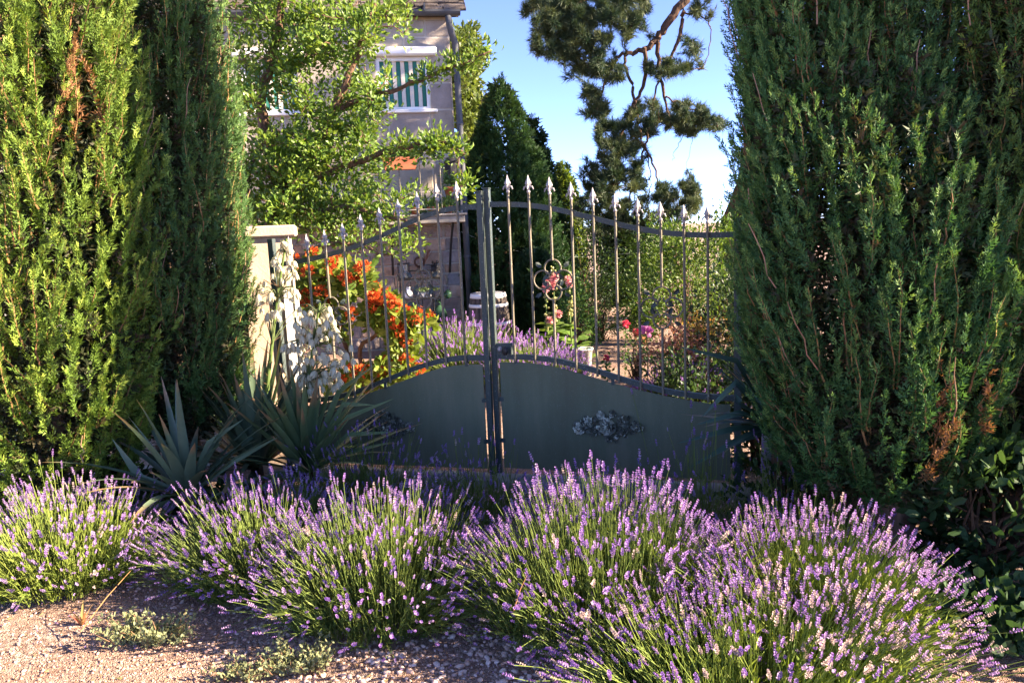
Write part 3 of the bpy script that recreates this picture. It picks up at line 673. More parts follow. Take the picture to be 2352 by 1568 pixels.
g = Geo()
for a in (0, 2.1, 4.2): g.tubes(np.array([HP(.16 + .08 * math.cos(a), 2.05, .55 + .08 * math.sin(a)), HP(.16 + .05 * math.cos(a), 2.31, .55 + .05 * math.sin(a))]), .006, 5)
build(g, 'stand', M['iron'], pot)
lg = Geo(); n = 90; Pp = np.array([HP(.16 + rp.normal() * .05, 2.46 + abs(rp.normal()) * .06, .55 + rp.normal() * .05) for _ in range(n)])
lg.inst(*NARROW, frames(rp.normal(size=(n, 3)) * .7 + [0, -.2, 1], rp.uniform(0, 6, n)), .10, Pp, mix((.05, .12, .03), (.10, .18, .05), rp.uniform(size=n))); build(lg, 'foliage', M['leaf'], pot, kind='stuff')
bl_ = thing('lantern', 'black lantern standing behind the pot on the balcony', 'lantern', HP(.10, 2.05, .25))
build(Geo().lathe([(.09, 2.05), (.10, 2.08), (.02, 2.10), (.018, 2.5), (.09, 2.55), (.10, 2.80), (.11, 2.82), (.03, 2.92), (.01, 2.95)], 8, HP(.10, 0, .25) * np.array([1, 1, 0])), 'body', M['iron'], bl_)
lg = Geo(); n = 260; Pp = np.array([HP(rp.uniform(.1, .75), 2.06 + abs(rp.normal()) * .10, .6 + rp.normal() * .1) for _ in range(n)])
bp = thing('potted_plants', 'row of narrow leaved green plants along the balcony floor', 'plant', HP(.45, 2.05, .6))
lg.inst(*NARROW, frames(rp.normal(size=(n, 3)) * .6 + [0, -.2, 1], rp.uniform(0, 6, n)), .14, Pp, mix((.06, .14, .04), (.14, .24, .06), rp.uniform(size=n))); build(lg, 'foliage', M['leaf'], bp, kind='stuff')
for k2 in range(3): build(Geo().lathe([(.05, 0), (.07, .09), (.075, .09), (.075, .11), (.06, .11)], 14, HP(.2 + .24 * k2, 2.05, .68)), 'pot', M['terracotta'], bp, True)

# ================================================================ COURTYARD THINGS BY THE HOUSE
QA = lambda X, Y, D: at((1450 + X * .28703) * .6125, (850 + Y * .28703) * .6125, D)
SY = 11.45
e0, e1 = QA(150, 580, SY), QA(735, 1290, SY)
et = thing('plant_stand', 'black wrought iron shelf stand against the stone wall', 'shelf', (e0[0] / 2 + e1[0] / 2, SY, 0))
xl, xr = e0[0], e1[0] + .02; zs = [QA(400, 1285, SY)[2], QA(400, 935, SY)[2], QA(400, 685, SY)[2]]; ztop = QA(400, 580, SY)[2]
for xx in (xl, xr):
    for yy in (SY - .13, SY + .13):
        build(Geo().tubes(np.array([(xx, yy, 0), (xx, yy, ztop - .06), (xx + (.03 if xx == xl else -.03), yy, ztop)]), .011, 6, caps=True), 'leg', M['iron'], et)
for z_ in zs:
    sh = Geo(); sh.box(((xl + xr) / 2, SY - .13, z_), (xr - xl, .016, .016)); sh.box(((xl + xr) / 2, SY + .13, z_), (xr - xl, .016, .016))
    for t in np.linspace(0, 1, 9): sh.box((xl + (xr - xl) * t, SY, z_ + .004), (.012, .25, .008))
    build(sh, 'shelf', M['iron'], et)
sh = Geo(); sh.box(((xl + xr) / 2, SY + .13, ztop), (xr - xl - .06, .014, .022))
for t in (.25, .5, .75): sh.box((xl + (xr - xl) * t, SY + .13, (zs[0] + ztop) / 2), (.012, .010, ztop - zs[0]))
build(sh, 'back_bars', M['iron'], et)
def bottle(name, label, cat, prof, c, mat, group=None):
    o = build(Geo().lathe(prof, 18, c), name, mat, None, True); return tag(o, label, cat, group)
c = QA(695, 1250, SY); bottle('demijohn', 'large pale green glass demijohn on the bottom shelf', 'bottle', [(.09, 0), (.115, .03), (.118, .14), (.09, .22), (.035, .27), (.028, .34), (.034, .36), (.03, .37)], (c[0], SY, zs[0] + .01), M['glass_green'])
c = QA(632, 1250, SY); bottle('wine_bottle', 'dark green long necked bottle beside the demijohn', 'bottle', [(.055, 0), (.062, .02), (.062, .11), (.03, .17), (.016, .21), (.014, .40), (.017, .41)], (c[0], SY - .09, zs[0] + .01), M['iron'])
c = QA(312, 1250, SY); bottle('glass_bottle', 'clear glass bottle at left of the green wire crate', 'bottle', [(.04, 0), (.045, .02), (.045, .15), (.018, .22), (.016, .30), (.02, .31)], (c[0], SY - .02, zs[0] + .01), M['glass_clear'])
c = QA(222, 1200, SY); bottle('wine_bottle', 'slim dark green bottle at the left end of the bottom shelf', 'bottle', [(.034, 0), (.037, .02), (.037, .19), (.014, .25), (.013, .32), (.016, .33)], (c[0], SY, zs[0] + .01), M['glass_green'])
a, b = QA(365, 1110, SY), QA(580, 1275, SY); cr = thing('wire_crate', 'pale green wire bottle crate on the bottom shelf', 'crate', ((a[0] + b[0]) / 2, SY, zs[0]))
cg = Geo(); col = (.28, .50, .40); hgt = .19
for t in np.linspace(0, 1, 13):
    for yy in (-.09, .09): cg.box((a[0] + (b[0] - a[0]) * t, SY + yy, zs[0] + .012 + hgt / 2), (.007, .006, hgt), col)
build(cg, 'upright_wires', M['paint'], cr); cg = Geo()
for zz in (.005, hgt / 2, hgt): 
    for yy in (-.09, .09): cg.box(((a[0] + b[0]) / 2, SY + yy, zs[0] + .012 + zz), (b[0] - a[0] + .01, .008, .009), col)
    for xx in (a[0], b[0]): cg.box((xx, SY, zs[0] + .012 + zz), (.008, .18, .009), col)
build(cg, 'rim_wires', M['paint'], cr)
c = QA(290, 870, SY); tag(build(Geo().lathe([(.045, 0), (.065, .03), (.06, .09), (.035, .13), (.03, .16), (.04, .17)], 18, (c[0], SY - .05, zs[1] + .01)), 'jug', M['white'], None, True), 'white china jug on the middle shelf', 'jug')
c = QA(500, 880, SY); bk = thing('planting_basket', 'pale basket planted with small succulents on the middle shelf', 'basket', (c[0], SY, zs[1]))
build(Geo().box((c[0], SY - .03, zs[1] + .055), (.20, .13, .085), (.62, .58, .52), bev=.015), 'basket', M['paint'], bk)
lg = Geo(); n = 120; Pp = np.array([c[0], SY - .03, zs[1] + .11]) + rp.normal(size=(n, 3)) * [.06, .04, .015] + np.where(np.arange(n)[:, None] > 60, [.10, 0, .01], [0, 0, 0]); lg.inst(*ROUNDL, frames(rp.normal(size=(n, 3)) + [0, -.3, 1], rp.uniform(0, 6, n)), .035, Pp, mix((.10, .18, .06), (.22, .28, .10), rp.uniform(size=n))); build(lg, 'succulents', M['leaf'], bk, kind='stuff')
c = QA(225, 600, SY); ln = thing('lantern', 'black iron lantern at the left end of the top shelf', 'lantern', (c[0], SY, zs[2]))
lg = Geo(); wL, hL = .145, .22
for dx in (-1, 1):
    for dy in (-1, 1): lg.box((c[0] + dx * wL / 2, SY + dy * wL / 2, zs[2] + hL / 2 + .015), (.012, .012, hL))
lg.box((c[0], SY, zs[2] + .02), (wL + .02, wL + .02, .014)); lg.box((c[0], SY, zs[2] + hL + .02), (wL + .02, wL + .02, .014)); build(lg, 'frame', M['iron'], ln)
ar = np.linspace(0, math.pi, 12); build(Geo().tubes(np.stack([c[0] + .05 * np.cos(ar), 0 * ar + SY, zs[2] + hL + .03 + .10 * np.sin(ar)], 1), .006, 6), 'handle', M['iron'], ln)
build(Geo().box((c[0], SY, zs[2] + hL / 2 + .015), (wL - .03, wL - .03, hL - .03)), 'pane', M['glass_clear'], ln)
c = QA(640, 560, SY); og = Geo(); ro = np.random.default_rng(9)
for k2 in range(46):
    f = ro.uniform(); d = nz(ro.normal(size=3) + [0, -.5, .5]); og.inst(*LEAF, frames(d[None], np.array([ro.uniform(0, 6)])), .07, [np.array([c[0] - .01 + ro.normal() * .022, SY + ro.normal() * .02, zs[2] + .06 + f * .16])], [(.02, .02, .022)])
og.lathe([(.05, 0), (.06, .012), (.035, .03), (.045, .09), (.055, .15), (.02, .22)], 10, (c[0], SY, zs[2] + .012), (.02, .02, .022))
tag(build(og, 'iron_ornament', M['paint']), 'black iron leaf ornament at the right end of the top shelf', 'ornament')
c = QA(430, 480, SY + .3); wr = Geo()
for k2 in range(14):
    a0_ = ro.uniform(0, 6.28); aa = np.linspace(a0_, a0_ + 4.5, 14); rr_ = .075 * ro.uniform(.75, 1.15)
    wr.tubes(np.stack([c[0] + rr_ * np.cos(aa), SY + .3 + .02 * np.sin(aa * 2 + k2), c[2] + .02 + rr_ * np.sin(aa)], 1), .006, 4, np.array([.16, .08, .05]) * ro.uniform(.7, 1.3))
for k2 in range(10): wr.tubes(np.array([(c[0] + .06, SY + .3, c[2] - .02), (c[0] + .12 + ro.normal() * .02, SY + .28, c[2] + .10), (c[0] + .16 + ro.normal() * .03, SY + .26, c[2] + .17 + ro.uniform() * .08)]), .004, 4, (.22, .09, .05))
tag(build(wr, 'twig_wreath', M['paint']), 'dry brown twig wreath hanging on the wall above the shelf', 'wreath')
c = QA(798, 885, SY); gb = thing('glass_float', 'round dark green glass ball hanging beside the shelf', 'ornament', c)
build(Geo().lathe([(.004, -.065), (.035, -.055), (.058, -.02), (.058, .02), (.035, .055), (.012, .066), (.01, .08)], 16, c), 'ball', M['glass_green'], gb, True); build(Geo().tubes(np.array([c + [0, 0, .08], c + [-.03, .1, .30]]), .0025, 4), 'cord', M['iron'], gb)
# barrel with hoops and staves
bc = QA(1325, 900, 11.0); bx, by, bh = bc[0], 11.0, .90
ba = thing('wine_barrel', 'dark oak barrel with white hoops in front of the tall thuja', 'barrel', (bx, by, 0))
prof = lambda z: .245 + .052 * (1 - ((z - bh / 2) / (bh / 2)) ** 2)
zz = np.linspace(0.01, bh, 13); ns = 22; rb_ = np.random.default_rng(8)
for k2 in range(ns):
    a0_, a1_ = k2 * 2 * math.pi / ns + .012, (k2 + 1) * 2 * math.pi / ns - .012; V = []; rj = rb_.normal() * .0015
    for z_ in zz:
        for (aa, rr) in ((a0_, 0), ((a0_ + a1_) / 2, .002), (a1_, 0), (a1_, -.02), (a0_, -.02)): V.append((bx + (prof(z_) + rr + rj) * math.cos(aa), by + (prof(z_) + rr + rj) * math.sin(aa), z_))
    build(Geo().add(V, [(5 * i + j, 5 * i + (j + 1) % 5, 5 * i + 5 + (j + 1) % 5, 5 * i + 5 + j) for i in range(12) for j in range(5)] + [(4, 3, 2, 1, 0), tuple(60 + j for j in range(5))]), 'stave', M['wood'], ba, True)
for (z0, z1) in ((.02, .08), (.155, .20), (.44, .485), (.70, .745), (.83, .895)):
    build(Geo().lathe([(prof(z0) - .004, z0), (prof(z0) + .007, z0), (prof(z1) + .007, z1), (prof(z1) - .004, z1)], 36, (bx, by, 0)), 'hoop', M['white'], ba, True)
build(Geo().lathe([(.235, bh - .05), (.235, bh - .03)], 24, (bx, by, 0)), 'barrel_head', M['wood'], ba)
bt = Geo().lathe([(.05, 0), (.10, .09), (.105, .10), (.09, .10)], 16, (bx - .02, by, bh - .03)); tag(build(bt, 'zinc_bowl', M['zinc'], None, True), 'small grey metal bowl on top of the oak barrel', 'bowl')

# ================================================================ CONIFERS
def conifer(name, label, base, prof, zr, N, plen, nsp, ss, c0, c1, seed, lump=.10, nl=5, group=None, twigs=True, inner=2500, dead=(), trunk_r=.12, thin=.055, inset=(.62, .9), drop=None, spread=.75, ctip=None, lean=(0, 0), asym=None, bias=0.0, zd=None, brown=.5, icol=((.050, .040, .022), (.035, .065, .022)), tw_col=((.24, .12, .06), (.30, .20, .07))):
    rg = np.random.default_rng(seed); base = np.asarray(base, float)
    t = thing(name, label, 'tree', base, group)
    zs_ = np.linspace(zr[0], zr[1], 200); w = np.array([max(prof(z), .02) * (1 if zd is None or z < zd else .33) for z in zs_]); cdf = np.cumsum(w); cdf /= cdf[-1]
    z0 = np.interp(rg.uniform(size=N), cdf, zs_); th = rg.uniform(0, 2 * math.pi, N)
    cdir = math.atan2(-base[1], -base[0]); nb_ = int(N * bias); th[:nb_] = cdir + rg.uniform(-1.75, 1.75, nb_)
    ph_ = rg.uniform(0, 6.28, 8); fr = rg.integers(2, nl + 2, 8)
    def lobes(th, z): return 1 + lump * (np.cos(fr[0] * th + ph_[0] + .5 * z) + .8 * np.cos(fr[1] * th + ph_[1] - .7 * z) + .5 * np.cos(9 * th + ph_[2] + 1.3 * z) + .45 * np.cos(3.1 * z + 2 * th + ph_[3])) / 1.7 - (0 if asym is None else asym(th, z))
    pv = np.vectorize(prof)
    L = plen * rg.uniform(.65, 1.25, N) * np.clip(pv(z0) / pv(np.array((zr[0] + zr[1]) / 2)), .45, 1.0)
    zt = np.minimum(z0 + L, zr[1] + .12); Rt = pv(zt) * lobes(th, zt)
    re = Rt * rg.uniform(.84, 1.03, N); rs = np.minimum(re, pv(z0) * lobes(th, z0)) * rg.uniform(*inset, N)
    dth = rg.normal(size=N) * .10
    m = 7; tt = np.linspace(0, 1, m)[None]
    r = rs[:, None] + (re - rs)[:, None] * tt ** .75; a = th[:, None] + dth[:, None] * tt
    z = z0[:, None] + (zt - z0)[:, None] * tt ** 1.1
    if drop is not None: z = z - drop * (1 - tt) * 0
    path = np.stack([base[0] + r * np.cos(a) + lean[0] * z, base[1] + r * np.sin(a) + lean[1] * z, base[2] + z], -1) + rg.normal(size=(N, m, 3)) * .006
    # sprays along each plume
    ts = rg.uniform(.05, 1, (N, nsp)); ts[:, 0] = 1.0; ts[:, 1] = .97
    fi = ts * (m - 1); i0 = np.clip(fi.astype(int), 0, m - 2); f = (fi - i0)[..., None]; ar = np.arange(N)[:, None]
    pos = path[ar, i0] * (1 - f) + path[ar, i0 + 1] * f; tan = nz(path[ar, i0 + 1] - path[ar, i0])
    out = np.stack([np.cos(a[:, :1]), np.sin(a[:, :1]), 0 * a[:, :1]], -1)
    rnd = nz(rg.normal(size=(N, nsp, 3)))
    side = nz(rnd - tan * (rnd * tan).sum(-1, keepdims=True))
    d = nz(tan * 1.0 + side * spread * (1.12 - .6 * ts[..., None]) * rg.uniform(.5, 1.3, (N, nsp, 1)) + out * .22)
    sz = ss * (1.2 - .5 * ts) * rg.uniform(.7, 1.3, (N, nsp))
    pc = rg.uniform(size=N)
    cc = mix(c0, c1, np.clip(pc[:, None] * .55 + rg.uniform(size=(N, nsp)) * .3 + ts * .25, 0, 1)) * rg.uniform(.8, 1.2, (N, nsp, 1))
    if ctip is not None:
        tm = (ts > .72) & (rg.uniform(size=(N, nsp)) < .35); cc[tm] = np.asarray(ctip) * rg.uniform(.8, 1.2, (tm.sum(), 1))
    low = ts < .22; bm = low & (rg.uniform(size=(N, nsp)) < brown); cc[bm] = np.array([.11, .075, .04]) * rg.uniform(.7, 1.2, (bm.sum(), 1))
    tip = path[:, -1]
    for (dc, dr, pr) in dead:
        dm = (np.linalg.norm(tip - np.asarray(dc), axis=1) < dr) & (rg.uniform(size=N) < pr)
        if dm.any(): cc[dm] = np.array([.26, .13, .06]) * rg.uniform(.7, 1.3, (dm.sum(), nsp, 1))
    pos, d, sz, cc = pos.reshape(-1, 3), d.reshape(-1, 3), sz.ravel(), cc.reshape(-1, 3)
    R = frames(d, rg.uniform(0, 6.28, len(d))); g = Geo(); v = rg.integers(0, len(SPRAYS), len(d))
    for k2, (T, Fc) in enumerate(SPRAYS):
        s = v == k2; g.inst(T, Fc, R[s], sz[s], pos[s], cc[s])
    build(g, 'crown', M['conifer'], t)
    if inner:                                    # old brown and dull green growth inside
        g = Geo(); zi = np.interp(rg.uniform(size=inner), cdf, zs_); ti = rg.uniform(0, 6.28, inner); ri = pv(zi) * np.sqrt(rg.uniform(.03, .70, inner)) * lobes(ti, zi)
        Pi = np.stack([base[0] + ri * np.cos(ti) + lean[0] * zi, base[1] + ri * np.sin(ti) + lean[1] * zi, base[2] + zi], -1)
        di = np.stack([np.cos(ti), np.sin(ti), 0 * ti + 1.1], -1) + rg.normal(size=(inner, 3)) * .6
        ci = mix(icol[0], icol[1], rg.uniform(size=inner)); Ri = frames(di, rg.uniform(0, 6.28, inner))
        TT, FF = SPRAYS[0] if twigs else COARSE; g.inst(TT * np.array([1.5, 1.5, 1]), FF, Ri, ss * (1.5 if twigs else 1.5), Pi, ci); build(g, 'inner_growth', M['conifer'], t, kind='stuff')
    if twigs:
        g = Geo(); s = rg.uniform(size=N) < .38
        g.tubes(path[s], np.linspace(.0055, .0012, m), 3, mix(tw_col[0], tw_col[1], rg.uniform(size=s.sum())))
        # a few bare twig ends standing proud
        q = np.where(rg.uniform(size=N) < .022)[0]; e = path[q][:, -1]; dv = nz(path[q][:, -1] - path[q][:, -3]) * rg.uniform(.05, .16, (len(q), 1))
        st = path[q][:, 2:]; st = st + out[q] * .03; g.tubes(st, np.linspace(.004, .002, 5), 4, mix((.30, .16, .09), (.38, .26, .18), rg.uniform(size=len(q))))
        build(g, 'twigs', M['twig'], t, kind='stuff')
    zz_ = np.linspace(0, zr[1] * (.9 if twigs else .5), 8); g = Geo()
    g.tubes(np.stack([base[0] + lean[0] * zz_ + .02 * np.sin(zz_ * 3), base[1] + lean[1] * zz_, base[2] + zz_ - .03], 1), trunk_r * (1 - zz_ / zr[1] * .85) * np.where(zz_ == 0, 1.35, 1), 12, (1, .95, .9))
    build(g, 'trunk', M['bark'], t, True)
    return t
def prof_from(pts):
    pts = np.array(pts); return lambda z: float(np.interp(z, pts[:, 0], pts[:, 1]))
def slim_depth(th, z):                           # higher up the crown is broader across the picture than it is deep
    b = .54; r = b / np.sqrt((b * np.cos(th)) ** 2 + np.sin(th) ** 2); return (1 - r) * np.clip((z - 2.0) / .5, 0, 1)
CYP = dict(lump=.12, group='cypresses flanking the gate', inner=12500, trunk_r=.12, bias=.5, zd=3.2, brown=.12)
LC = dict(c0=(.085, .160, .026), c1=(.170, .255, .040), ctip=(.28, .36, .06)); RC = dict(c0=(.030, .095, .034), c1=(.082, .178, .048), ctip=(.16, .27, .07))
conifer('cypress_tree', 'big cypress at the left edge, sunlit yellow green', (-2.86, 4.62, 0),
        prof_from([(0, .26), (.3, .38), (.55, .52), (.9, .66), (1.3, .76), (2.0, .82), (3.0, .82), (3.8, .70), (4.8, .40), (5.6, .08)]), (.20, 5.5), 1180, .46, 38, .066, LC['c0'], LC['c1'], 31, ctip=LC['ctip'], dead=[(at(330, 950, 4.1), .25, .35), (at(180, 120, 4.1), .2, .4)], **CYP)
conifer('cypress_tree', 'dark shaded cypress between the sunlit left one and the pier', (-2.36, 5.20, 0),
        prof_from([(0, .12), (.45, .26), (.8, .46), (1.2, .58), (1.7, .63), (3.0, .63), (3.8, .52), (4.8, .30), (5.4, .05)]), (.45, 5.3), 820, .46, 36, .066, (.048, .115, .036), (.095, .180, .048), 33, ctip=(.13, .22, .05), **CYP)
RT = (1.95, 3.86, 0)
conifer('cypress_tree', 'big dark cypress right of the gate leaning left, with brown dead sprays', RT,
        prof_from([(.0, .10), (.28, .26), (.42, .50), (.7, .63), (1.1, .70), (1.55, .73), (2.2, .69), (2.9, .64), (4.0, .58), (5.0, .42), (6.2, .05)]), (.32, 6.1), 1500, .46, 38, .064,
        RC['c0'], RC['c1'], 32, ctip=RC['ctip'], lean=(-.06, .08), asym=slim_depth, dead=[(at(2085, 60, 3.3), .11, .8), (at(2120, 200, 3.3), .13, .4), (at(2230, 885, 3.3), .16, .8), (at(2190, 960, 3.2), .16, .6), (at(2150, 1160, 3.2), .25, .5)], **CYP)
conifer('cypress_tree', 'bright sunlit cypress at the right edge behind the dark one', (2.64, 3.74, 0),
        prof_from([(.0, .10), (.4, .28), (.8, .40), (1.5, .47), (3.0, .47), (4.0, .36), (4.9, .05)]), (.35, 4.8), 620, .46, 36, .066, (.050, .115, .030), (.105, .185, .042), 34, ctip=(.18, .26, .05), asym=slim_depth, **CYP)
# an out of sight hedge and shrub are added below to shade gate and cypress foot
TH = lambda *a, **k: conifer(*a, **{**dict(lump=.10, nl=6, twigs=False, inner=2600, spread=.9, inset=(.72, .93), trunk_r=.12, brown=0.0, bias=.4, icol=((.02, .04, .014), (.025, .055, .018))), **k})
TH('thuja_tree', 'tall dark green thuja with pointed tip behind the oak barrel', (at(1170, 700, 12.6)[0] - .0, 12.7, 0), prof_from([(0, .82), (.6, .98), (1.4, .96), (2.3, .80), (3.1, .53), (3.7, .30), (4.15, .07)]), (.05, 4.08), 900, .26, 24, .118, (.020, .060, .018), (.048, .105, .030), 41, group='thujas beyond the gate')
TH('thuja_tree', 'slightly lower dark thuja tucked behind the tallest one', (at(1240, 700, 13.6)[0], 13.7, 0), prof_from([(0, .85), (.8, .80), (1.6, .62), (2.3, .44), (3.0, .26), (3.65, .06)]), (.05, 3.6), 520, .26, 22, .118, (.015, .046, .014), (.032, .078, .022), 42, group='thujas beyond the gate')
TH('thuja_tree', 'slender sunlit yellow green thuja standing alone against the sky', (at(1302, 700, 16)[0], 16, 0), prof_from([(0, .42), (1.0, .42), (2.0, .36), (2.6, .24), (3.05, .05)]), (.05, 3.0), 420, .26, 20, .11, (.15, .24, .03), (.27, .36, .05), 43, group='thujas beyond the gate')  # leaf colour raised to stand in for sunlight that the pine blocks
TH('thuja_tree', 'low dark thuja right behind the hollyhocks', (at(1235, 760, 11.6)[0], 11.7, 0), prof_from([(0, .42), (.5, .48), (.9, .40), (1.25, .22), (1.45, .05)]), (.03, 1.4), 330, .22, 20, .10, (.018, .055, .016), (.04, .09, .024), 44, group='thujas beyond the gate')
TH('thuja_tree', 'narrow dark thuja in the gap by the gravel path', (at(1425, 700, 17)[0], 17, 0), prof_from([(0, .36), (1.0, .38), (1.6, .26), (2.1, .05)]), (.05, 2.05), 200, .3, 16, .15, (.02, .05, .015), (.045, .09, .022), 45, group='thujas beyond the gate')

# ================================================================ BUSHES AND BROADLEAF TREES
def bush(name, label, cat, c, rad, n, size, c0, c1, seed, tpl=LEAF, ncl=60, group=None, mat='leaf', stems=7, up=.5, crown='foliage', shell=.55, sig=.17):
    rg = np.random.default_rng(seed); c = np.asarray(c, float); rad = np.asarray(rad, float)
    t = thing(name, label, cat, (c[0], c[1], 0), group)
    d = nz(rg.normal(size=(ncl, 3))); q = d * (shell + (1 - shell) * rg.uniform(size=(ncl, 1)) ** .6) * (1 + .12 * rg.normal(size=(ncl, 1)))
    k2 = rg.integers(0, ncl, n); p = q[k2] + rg.normal(size=(n, 3)) * sig; p[:, 2] = np.maximum(p[:, 2], -1.0)
    out = nz(p + 1e-6); P = c + p * rad
    P[:, 2] = np.maximum(P[:, 2], .02)
    R = frames(out * .7 + rg.normal(size=(n, 3)) * .6 + [0, 0, up], rg.uniform(0, 6.28, n))
    cl = mix(c0, c1, np.clip(rg.uniform(size=ncl)[k2] * .6 + rg.uniform(size=n) * .5, 0, 1)) * rg.uniform(.8, 1.2, (n, 1))
    g = Geo().inst(*tpl, R, size * rg.uniform(.65, 1.25, n), P, cl); build(g, crown, M[mat], t)
    if stems:
        g = Geo(); e = c + q[rg.integers(0, ncl, stems * 3)] * rad * .8; b = np.stack([c[0] + rg.normal(size=len(e)) * rad[0] * .12, c[1] + rg.normal(size=len(e)) * rad[1] * .12, np.zeros(len(e))], 1)
        mid_ = (b + e) / 2 + rg.normal(size=e.shape) * .04 + [0, 0, .05]; g.tubes(np.stack([b, mid_, e], 1), np.array([.012, .008, .003]) * max(1, rad[2]), 5, (.7, .6, .5)); build(g, 'stems', M['bark'], t)
    return t
def grow(limbs, targets, rg, g, r_twig=.010, col=(1, 1, 1), droop=0.0, wob=.06):
    nodes = []
    for pts, r0, r1 in limbs:
        pts = np.asarray(pts, float); u = np.linspace(0, len(pts) - 1, len(pts) * 5); i = np.clip(u.astype(int), 0, len(pts) - 2); f = (u - i)[:, None]
        ip = np.clip(np.stack([i - 1, i, i + 1, i + 2]), 0, len(pts) - 1); a, b, c_, d_ = pts[ip]
        p = .5 * (2 * b + (c_ - a) * f + (2 * a - 5 * b + 4 * c_ - d_) * f ** 2 + (3 * b - a - 3 * c_ + d_) * f ** 3)
        p = p + rg.normal(size=p.shape) * wob * .15
        g.tubes(p, np.linspace(r0, r1, len(p)), 8, col); nodes.append(p)
    nodes = np.concatenate(nodes); paths = []
    o = np.argsort([np.min(np.linalg.norm(nodes - t_, axis=1)) for t_ in targets])
    for k2 in o:
        t_ = targets[k2]; i = int(np.argmin(np.linalg.norm(nodes - t_, axis=1))); a = nodes[i]; L = np.linalg.norm(t_ - a)
        if L < .03: continue
        u = np.linspace(0, 1, 6)[:, None]; p = a * (1 - u) + t_ * u + (np.sin(u * math.pi)) * (rg.normal(size=3) * wob * L * 2 + [0, 0, -droop * L]) + rg.normal(size=(6, 3)) * wob * .12 * np.minimum(u * (1 - u) * 8, 1)
        paths.append(p); nodes = np.concatenate([nodes, p[2:]])
    if paths:
        pa = np.array(paths); Ls = np.linalg.norm(pa[:, -1] - pa[:, 0], axis=1)
        g.tubes(pa, np.clip(r_twig * (.5 + Ls[:, None]), .003, .03) * np.linspace(1, .3, 6)[None], 4, col)
        return pa
    return np.zeros((0, 6, 3))
def leafy(paths, rg, per, size, c0, c1, tpl, f0=.25, offs=.03, up=.4, clump=True):
    N = len(paths); t = rg.uniform(f0, 1, (N, per)); fi = t * 5; i = np.clip(fi.astype(int), 0, 4); f = (fi - i)[..., None]; ar = np.arange(N)[:, None]
    pos = paths[ar, i] * (1 - f) + paths[ar, i + 1] * f; tan = nz(paths[ar, i + 1] - paths[ar, i]); rnd = nz(rg.normal(size=pos.shape))
    d = nz(tan * .55 + rnd * .85 + np.array([0, 0, up])); pos = pos + rnd * offs * rg.uniform(size=(N, per, 1))
    c = mix(c0, c1, np.clip(rg.uniform(size=(N, 1)) * .6 + rg.uniform(size=(N, per)) * .5, 0, 1)) * rg.uniform(.8, 1.2, (N, per, 1))
    n = N * per
    return Geo().inst(*tpl, frames(d.reshape(-1, 3), rg.uniform(0, 6.28, n)), size * rg.uniform(.6, 1.25, n), pos.reshape(-1, 3), c.reshape(-1, 3))
# fruit tree in front of the house
rg = np.random.default_rng(51); D = 8.2
tr = thing('fruit_tree', 'leafy fruit tree in front of the stone house wall', 'tree', (-2.75, 8.3, 0))
limbs = [([(-2.75, 8.3, 0), (-2.72, 8.3, .8), (-2.62, 8.25, 1.5), at(640, 420, 8.3)], .13, .08),
         ([at(640, 420, 8.3), at(600, 250, 8.3), at(640, 60, 8.3), at(660, -120, 8.3)], .07, .03), ([at(640, 420, 8.3), at(740, 300, 8.1), at(820, 130, 8.0), at(860, 10, 8.0)], .06, .02),
         ([at(640, 430, 8.2), at(760, 395, 8.1), at(900, 345, 7.9), at(1000, 325, 7.8), at(1065, 355, 7.8)], .045, .010), ([at(780, 250, 8.1), at(900, 210, 8.0), at(1010, 165, 7.9), at(1125, 118, 7.8)], .03, .006),
         ([(-2.62, 8.25, 1.5), at(690, 590, 7.9), at(780, 560, 7.7), at(900, 590, 7.6)], .045, .012), ([at(640, 420, 8.3), at(700, 480, 8.0), at(830, 480, 7.9), at(960, 520, 7.8)], .04, .010), ([at(640, 300, 8.4), at(580, 380, 8.2), at(570, 480, 8.0)], .04, .012)]
tg = []
def blob(cx, cy, rx, ry, n, d0=7.7, d1=8.8):
    for _ in range(n):
        a, r = rg.uniform(0, 6.28), math.sqrt(rg.uniform()); tg.append(at(cx + rx * r * math.cos(a), cy + ry * r * math.sin(a), rg.uniform(d0, d1)))
blob(640, 60, 120, 130, 120); blob(710, 240, 165, 140, 185); blob(800, 70, 75, 90, 52); blob(640, 420, 120, 100, 120); blob(765, 390, 125, 95, 115); blob(860, 235, 60, 85, 20); blob(960, 340, 70, 25, 14, 7.7, 8.1)
blob(730, 505, 170, 40, 90); blob(890, 455, 90, 45, 20); blob(620, -100, 150, 80, 60); blob(870, 550, 100, 35, 16, 7.5, 7.9); blob(1020, 335, 50, 25, 14, 7.7, 7.9); blob(1070, 430, 22, 25, 6, 7.7, 7.9); blob(900, 30, 50, 60, 18)
for k2 in range(16): f = k2 / 15; tg.append(at(960 + 165 * f, 185 - 65 * f + rg.normal() * 8, 7.9))
tg = [q for q in tg if q[2] > .9]
g = Geo(); paths = grow(limbs, np.array(tg), rg, g, .010, (1.0, .9, .8), 0, .08); build(g, 'trunk', M['bark'], tr)
g = leafy(paths, rg, 26, .066, (.055, .135, .020), (.195, .285, .045), LEAF, .0, .15, .5); build(g, 'crown', M['leaf'], tr)
